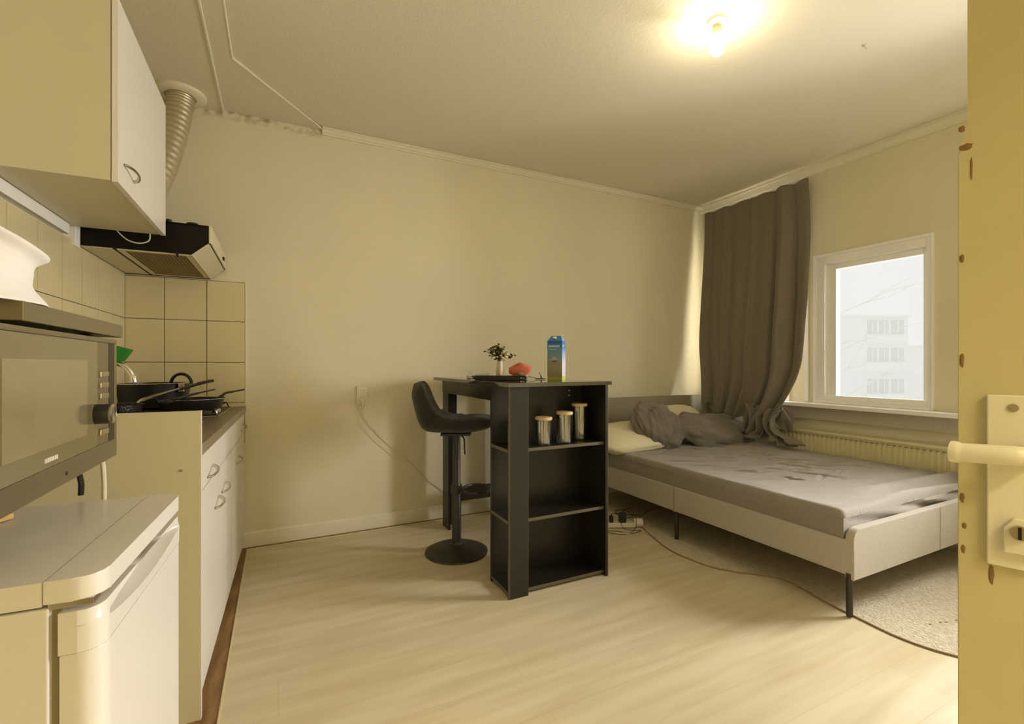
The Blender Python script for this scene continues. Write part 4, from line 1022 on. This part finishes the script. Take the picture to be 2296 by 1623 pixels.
# sides
def sidef(pf):
    def f(u, v):
        x, y, nx_, ny_ = pf(u)
        z = (MH - 0.035 if v == 1 else (MH - 0.035) * v)
        ft = 1.0 if ny_ < 0 else 0.35
        w_ = 0.006 * noise.noise(Vector((x * 1.5, y * 1.5, z * 14))) + 0.014 * ft * math.sin(z * 75 + 30 * (x - 2.3) * 0.35 + 4 * noise.noise(Vector((x * 1.2, y * 1.2, 0)))) * (0.4 + 0.6 * ss(2.4, 3.2, x))
        if v > 0.97: w_ = 0
        return (x + nx_ * w_ - 3.03, y + ny_ * w_ - 2.25, z)
    return f
def cornerpath(u):
    # closed perimeter with rounded corners radius .035
    x0, x1, y0, y1 = MX0, MX1, MYa, MYb
    segs = [((x0, y0), (x1, y0), (0, -1)), ((x1, y0), (x1, y1), (1, 0)), ((x1, y1), (x0, y1), (0, 1)), ((x0, y1), (x0, y0), (-1, 0))]
    k = (u * 4) % 4; i = int(k) % 4; t = k - int(k)
    a, b_, n_ = segs[i]
    x = a[0] + (b_[0] - a[0]) * t; y = a[1] + (b_[1] - a[1]) * t
    e = min(t, 1 - t) * 12
    s2 = 1 if e > 1 else e
    return x, y, n_[0] * s2, n_[1] * s2
# rounded top edge: pull ring up to the top mesh by using same boundary
m.grid(sidef(cornerpath), 400, 14, closeu=True)
def lipf(u, v):
    x, y, a, b_ = cornerpath(u)
    return (x - 3.03, y - 2.25, MH - 0.035 + (0.0 * v))
mo = m.build('sheet', 'sheet', mt_, angle=60)
m = MB().box(-0.018, 0.018, -0.0035, 0, 0.05, 0.085, 0.001)
o = m.build('care_label', 'greypillow', mt_); o.location = (MX0 + 0.006 - 3.03, MYa + 0.06 - 2.25, 0); o.rotation_euler = (0, 0, R(-90))

# pillows
def pillow(name, label, c, dims, rot, mt, seed=0, wrk=0.012, fold=18, squash=2.6, dirv=(1, 0.3)):
    m = MB(); rr_ = bmesh.ops.create_uvsphere(m.bm, u_segments=72, v_segments=48, radius=1)
    for v_ in rr_['verts']:
        d = v_.co.normalized(); e = 2 / squash
        f = lambda q: math.copysign(abs(q) ** e, q)
        x, y = f(d.x), f(d.y); z = d.z
        rim = max(abs(d.x), abs(d.y))
        zz = math.copysign(abs(z) ** 1.0, z) * (1 - 0.25 * (rim ** 4))
        ph = fold * (d.x * dirv[0] + d.y * dirv[1]) + 3 * noise.noise(d * 1.3 + Vector((seed, 0, 0)))
        w_ = wrk * (noise.noise(Vector((d.x * 2 + seed, d.y * 2, d.z * 2))) * 1.2 + 0.55 * abs(math.sin(ph)) * (0.35 + abs(noise.noise(d * 2.1 + Vector((0, seed, 0)))) * 2) - 0.2)
        p = Vector((x * dims[0] / 2, y * dims[1] / 2, zz * dims[2] / 2)) + d * w_
        v_.co = p
    o = m.build(name, mt, angle=80); o.location = c; o.rotation_euler = rot
    tag(o, label, 'pillow', 'pillows at the head of the bed'); return o
pillow('cream_pillow', 'flat cream pillow lying at the left under the round grey pillow', (2.56, 2.985, 0.560), (0.72, 0.46, 0.17), (R(14), R(-2), R(2)), 'creampillow', 1, 0.006, 8, 3.2)
pillow('cream_pillow', 'cream pillow propped on the headboard between the two grey pillows', (3.24, 3.085, 0.615), (0.62, 0.40, 0.15), (R(50), 0, R(3)), 'creampillow', 2, 0.006, 8, 3.0)
pillow('grey_pillow', 'crumpled round dark grey pillow leaning on the cream pillow', (2.755, 2.880, 0.655), (0.50, 0.38, 0.19), (R(60), R(16), R(-6)), 'greypillow', 3, 0.030, 15, 2.2, (1.0, 0.30))
pillow('grey_pillow', 'long dark grey pillow lying beneath the curtain hem', (3.39, 2.87, 0.580), (0.84, 0.38, 0.18), (R(30), R(5), R(-4)), 'greypillow', 4, 0.026, 9, 2.7, (0.35, 1.0))

# ================================================================== CURTAIN
cu = thing('curtain', 'dark grey floor-length curtain pulled over the window at the head of the bed', 'curtain', (3.72, 2.76, 0))
def lerpt(tab, q):
    # piecewise linear table with falling keys
    if q >= tab[0][0]: return tab[0][1]
    for (a, fa), (b_, fb_) in zip(tab, tab[1:]):
        if q >= b_: return fb_ + (fa - fb_) * (q - b_) / (a - b_)
    return tab[-1][1]
def curtf(u, v):
    zb = 0.765 - 0.07 * ss(0.05, 0.30, u) - 0.02 * ss(0.3, 0.6, u) - 0.13 * ss(0.55, 0.80, u)
    z = 2.625 - v * (2.625 - zb)
    yl = 3.262 - 0.060 * ss(1.4, 0.8, z)
    yr = lerpt([(2.6, 2.262), (2.2, 2.238), (1.7, 2.232), (1.35, 2.248), (1.15, 2.262), (1.03, 2.285), (0.93, 2.320), (0.85, 2.355), (0.76, 2.42), (0.70, 2.47), (0.55, 2.56)], z)
    y = yl + (yr - yl) * u
    uu = u + 0.010 * math.sin(v * 3 + u * 9)
    # broad soft folds at chosen places, deeper on the right
    x = 0.0
    for (c_, w_, h_) in ((0.02, .05, .020), (0.15, .045, .012), (0.235, .022, .022), (0.36, .05, .010), (0.50, .022, .024), (0.62, .05, .010), (0.80, .050, .055), (0.97, .035, .020)):
        x += h_ * math.exp(-((uu - c_) / w_) ** 2)
    for (c_, w_, h_) in ((0.09, .02, .014), (0.29, .035, .012), (0.715, .018, .030), (0.885, .016, .036)):
        x -= h_ * math.exp(-((uu - c_) / w_) ** 2)
    k_ = 0.55 + 0.7 * ss(0.0, 0.5, v)
    low = ss(1.25, 0.72, z)
    x0 = 3.755 - 0.070 * ss(2.5, 1.1, z)
    x = x0 - x * k_ - low * (0.02 + 0.06 * ss(0.5, 0.95, u)) - low * 0.022 * math.sin(uu * 2 * PI * 6 + 1)
    z += 0.010 * math.sin(uu * 2 * PI * 5.2 + 0.6) * (1 - ss(0, 0.04, v)) * 0.5
    z += 0.022 * math.sin(u * 24) * ss(0.9, 1.0, v)
    return (x - 3.72, y - 2.76, z)
m = MB().grid(curtf, 260, 150); o = m.build('fabric', 'curtain', cu, angle=180); solid(o, 0.003)
# gathered tail swept off the sill and folded down on the mattress corner
def tailf(u, v):
    # u across the bundle, v downwards: wide at the sill, gathered below, fanning out on the bed
    yc = 2.56 - 0.06 * v; wd = 0.17 - 0.07 * math.sin(PI * min(1, v * 1.15)) + 0.13 * ss(0.7, 1.0, v)
    y = yc + (0.5 - u) * 2 * wd
    z = 0.80 - 0.275 * v - 0.04 * (u - 0.5) * (1 - v)
    rip = math.sin(u * 21 + 2.5 * v + 1.5 * noise.noise(Vector((u * 3, v * 3, 5))))
    x = 3.635 - 0.030 * rip - 0.06 * math.sin(PI * v) - 0.05 * ss(0.8, 1, v)
    return (x - 3.72, y - 2.76, max(z, 0.488 + 0.006 * (1 + rip)))
m = MB().grid(tailf, 140, 50); o = m.build('gathered_tail', 'curtain', cu, angle=180); solid(o, 0.004)
def puff(u, v):
    # loose bulge of cloth hanging beside the tail at the sill corner
    a = 2 * PI * u; b_ = PI * (v - 0.5)
    r_ = 1 + 0.25 * math.sin(a * 3 + v * 6) + 0.3 * noise.noise(Vector((math.cos(a) * 2, math.sin(a) * 2, v * 5)))
    x = 3.66 + 0.035 * math.cos(a) * math.cos(b_) * r_; y = 2.395 + 0.070 * math.sin(a) * math.cos(b_) * r_ + 0.05 * (v - .5)
    z = 0.705 + 0.085 * math.sin(b_) + 0.015 * math.sin(a * 4)
    return (x - 3.72, y - 2.76, z)
m = MB().grid(puff, 70, 40, closeu=True); o = m.build('hem_bulge', 'curtain', cu, angle=180)
def tongue(u, v):
    y = 2.46 - 0.17 * v + 0.02 * math.sin(u * 9); x = 3.56 + 0.11 * u + 0.02 * math.sin(v * 7)
    z = 0.62 - 0.11 * ss(0, 0.55, v) + 0.014 * math.sin(u * 17 + v * 4) * (1 - 0.6 * v)
    return (x - 3.72, y - 2.76, max(z, 0.492 + 0.004 * math.sin(u * 17)))
m = MB().grid(tongue, 60, 40); o = m.build('hem_fold', 'curtain', cu, angle=180); solid(o, 0.004)
m = MB().tube([(0, 3.33 - 2.76, 2.648), (0, 2.30 - 2.76, 2.648)], 0.008, 8); 
rl = m.build('curtain_rail', 'wpaint'); rl.location = (3.755, 2.76, 0); tag(rl, 'white curtain rail just under the window wall cornice', 'rail')

# ================================================================== RUG
rg = thing('rug', 'beige short pile rug with wavy edge under the bed', 'rug', (3.0, 1.9, 0))
edge = [(2.60, 2.80), (2.36, 2.66), (2.278, 2.50), (2.215, 2.33), (2.165, 2.15), (2.165, 2.0), (2.20, 1.85), (2.27, 1.75), (2.345, 1.675), (2.405, 1.59), (2.395, 1.47), (2.362, 1.348), (2.345, 1.20), (2.33, 1.055), (2.345, 0.95), (2.385, 0.86), (2.46, 0.74), (2.60, 0.62), (2.85, 0.50), (3.2, 0.46), (3.55, 0.55), (3.70, 0.80), (3.72, 1.5), (3.70, 2.5), (3.5, 2.75), (3.0, 2.83)]
ep_ = [(p.x, p.y) for p in smoothpath([(a, b_, 0) for a, b_ in edge + [edge[0]]], 5)][:-1]
m = MB().prism([(a - 3.0, b_ - 1.9) for a, b_ in ep_], 0.0008, 0.0062, 'z'); m.build('pile', 'rug', rg, smooth=False)
m = MB().tube([(a - 3.0, b_ - 1.9, 0.0042) for a, b_ in ep_], 0.004, 6, closed=True); m.build('binding', 'rugedge', rg)
m = MB()
random.seed(2)
for k in range(7):
    m.ball((2.55 + 0.06 * k + random.uniform(-.02, .02) - 3.0, 1.02 - 0.012 * k - 1.9, 0.0065), 1, (0.012, 0.005, 0.0012), 1)
m.build('stain', 'khaki', rg)

# ================================================================== POWER STRIP AND CORDS UNDER THE BED
ps = thing('power_strip', 'white power strip lying on the floor beside the bed', 'power strip', (2.20, 2.60, 0.0), R(-26))
MB().box(-0.17, 0.07, -0.027, 0.027, 0.003, 0.036, 0.006).build('body', 'white', ps)
MB().lathe([(0.026, 0.0), (0.030, 0.006), (0.030, 0.055), (0.026, 0.06)], (0.055, -0.0, 0.033), 28, True, 'x').build('end_socket', 'white', ps)
MB().lathe([(0.022, 0.0605), (0.022, 0.0615)], (0.055, 0, 0.033), 24, True, 'x').build('socket_face', 'khaki', ps)
def adapter(loc, sx, sy, sz, label):
    a = thing('charger_adapter', label, 'adapter', loc, R(-26))
    MB().box(-sx, sx, -sy, sy, 0, sz, 0.005).build('body', 'black', a)
    MB().tube([(0, 0, sz), (0.002, 0, sz + 0.012)], 0.004, 8).build('cable_grip', 'black', a)
adapter((2.175, 2.610, 0.037), 0.026, 0.018, 0.062, 'largest black charger adapter, upright nearest the bed')
adapter((2.105, 2.645, 0.037), 0.014, 0.014, 0.042, 'small black plug upright in the middle of the power strip')
adapter((2.065, 2.665, 0.037), 0.011, 0.014, 0.040, 'small black plug closest to the bar table side panel')
def floorcable(nm, pts, r_, mt, label):
    m = MB().tube(smoothpath(pts, 7), r_, 6); tag(m.build(nm, mt), label, 'cable')
floorcable('cable', [(2.177, 2.61, 0.112), (2.20, 2.56, 0.14), (2.215, 2.51, 0.07), (2.17, 2.50, 0.004), (2.08, 2.56, 0.004), (2.02, 2.60, 0.004), (1.95, 2.68, 0.004)], 0.0022, 'black', 'dark cord curling on the floor before the power strip')
floorcable('cable', [(2.107, 2.645, 0.092), (2.12, 2.59, 0.10), (2.13, 2.545, 0.02), (2.20, 2.52, 0.004), (2.24, 2.49, 0.004), (2.15, 2.47, 0.004), (2.06, 2.50, 0.004), (2.0, 2.58, 0.004)], 0.002, 'black', 'thinner black cord nearest the camera beside the power strip')
floorcable('cable', [(2.24, 2.47, 0.004), (2.14, 2.455, 0.004), (2.05, 2.53, 0.004)], 0.0025, 'whitecable', 'short pale cord on the floor in front of the power strip')
floorcable('cable', [(2.03, 2.90, 0.05), (2.20, 2.87, 0.03), (2.28, 2.80, 0.01), (2.24, 2.72, 0.004), (2.20, 2.68, 0.03)], 0.003, 'whitecable', 'pale cord running from under the bed to the power strip')
floorcable('cable', [(2.20, 2.70, 0.02), (2.30, 2.68, 0.03), (2.38, 2.74, 0.01), (2.42, 2.85, 0.02), (2.35, 2.90, 0.01), (2.30, 2.80, 0.02), (2.36, 2.66, 0.04), (2.33, 2.60, 0.01)], 0.0024, 'black', 'tangled dark cord in the shade under the bed')
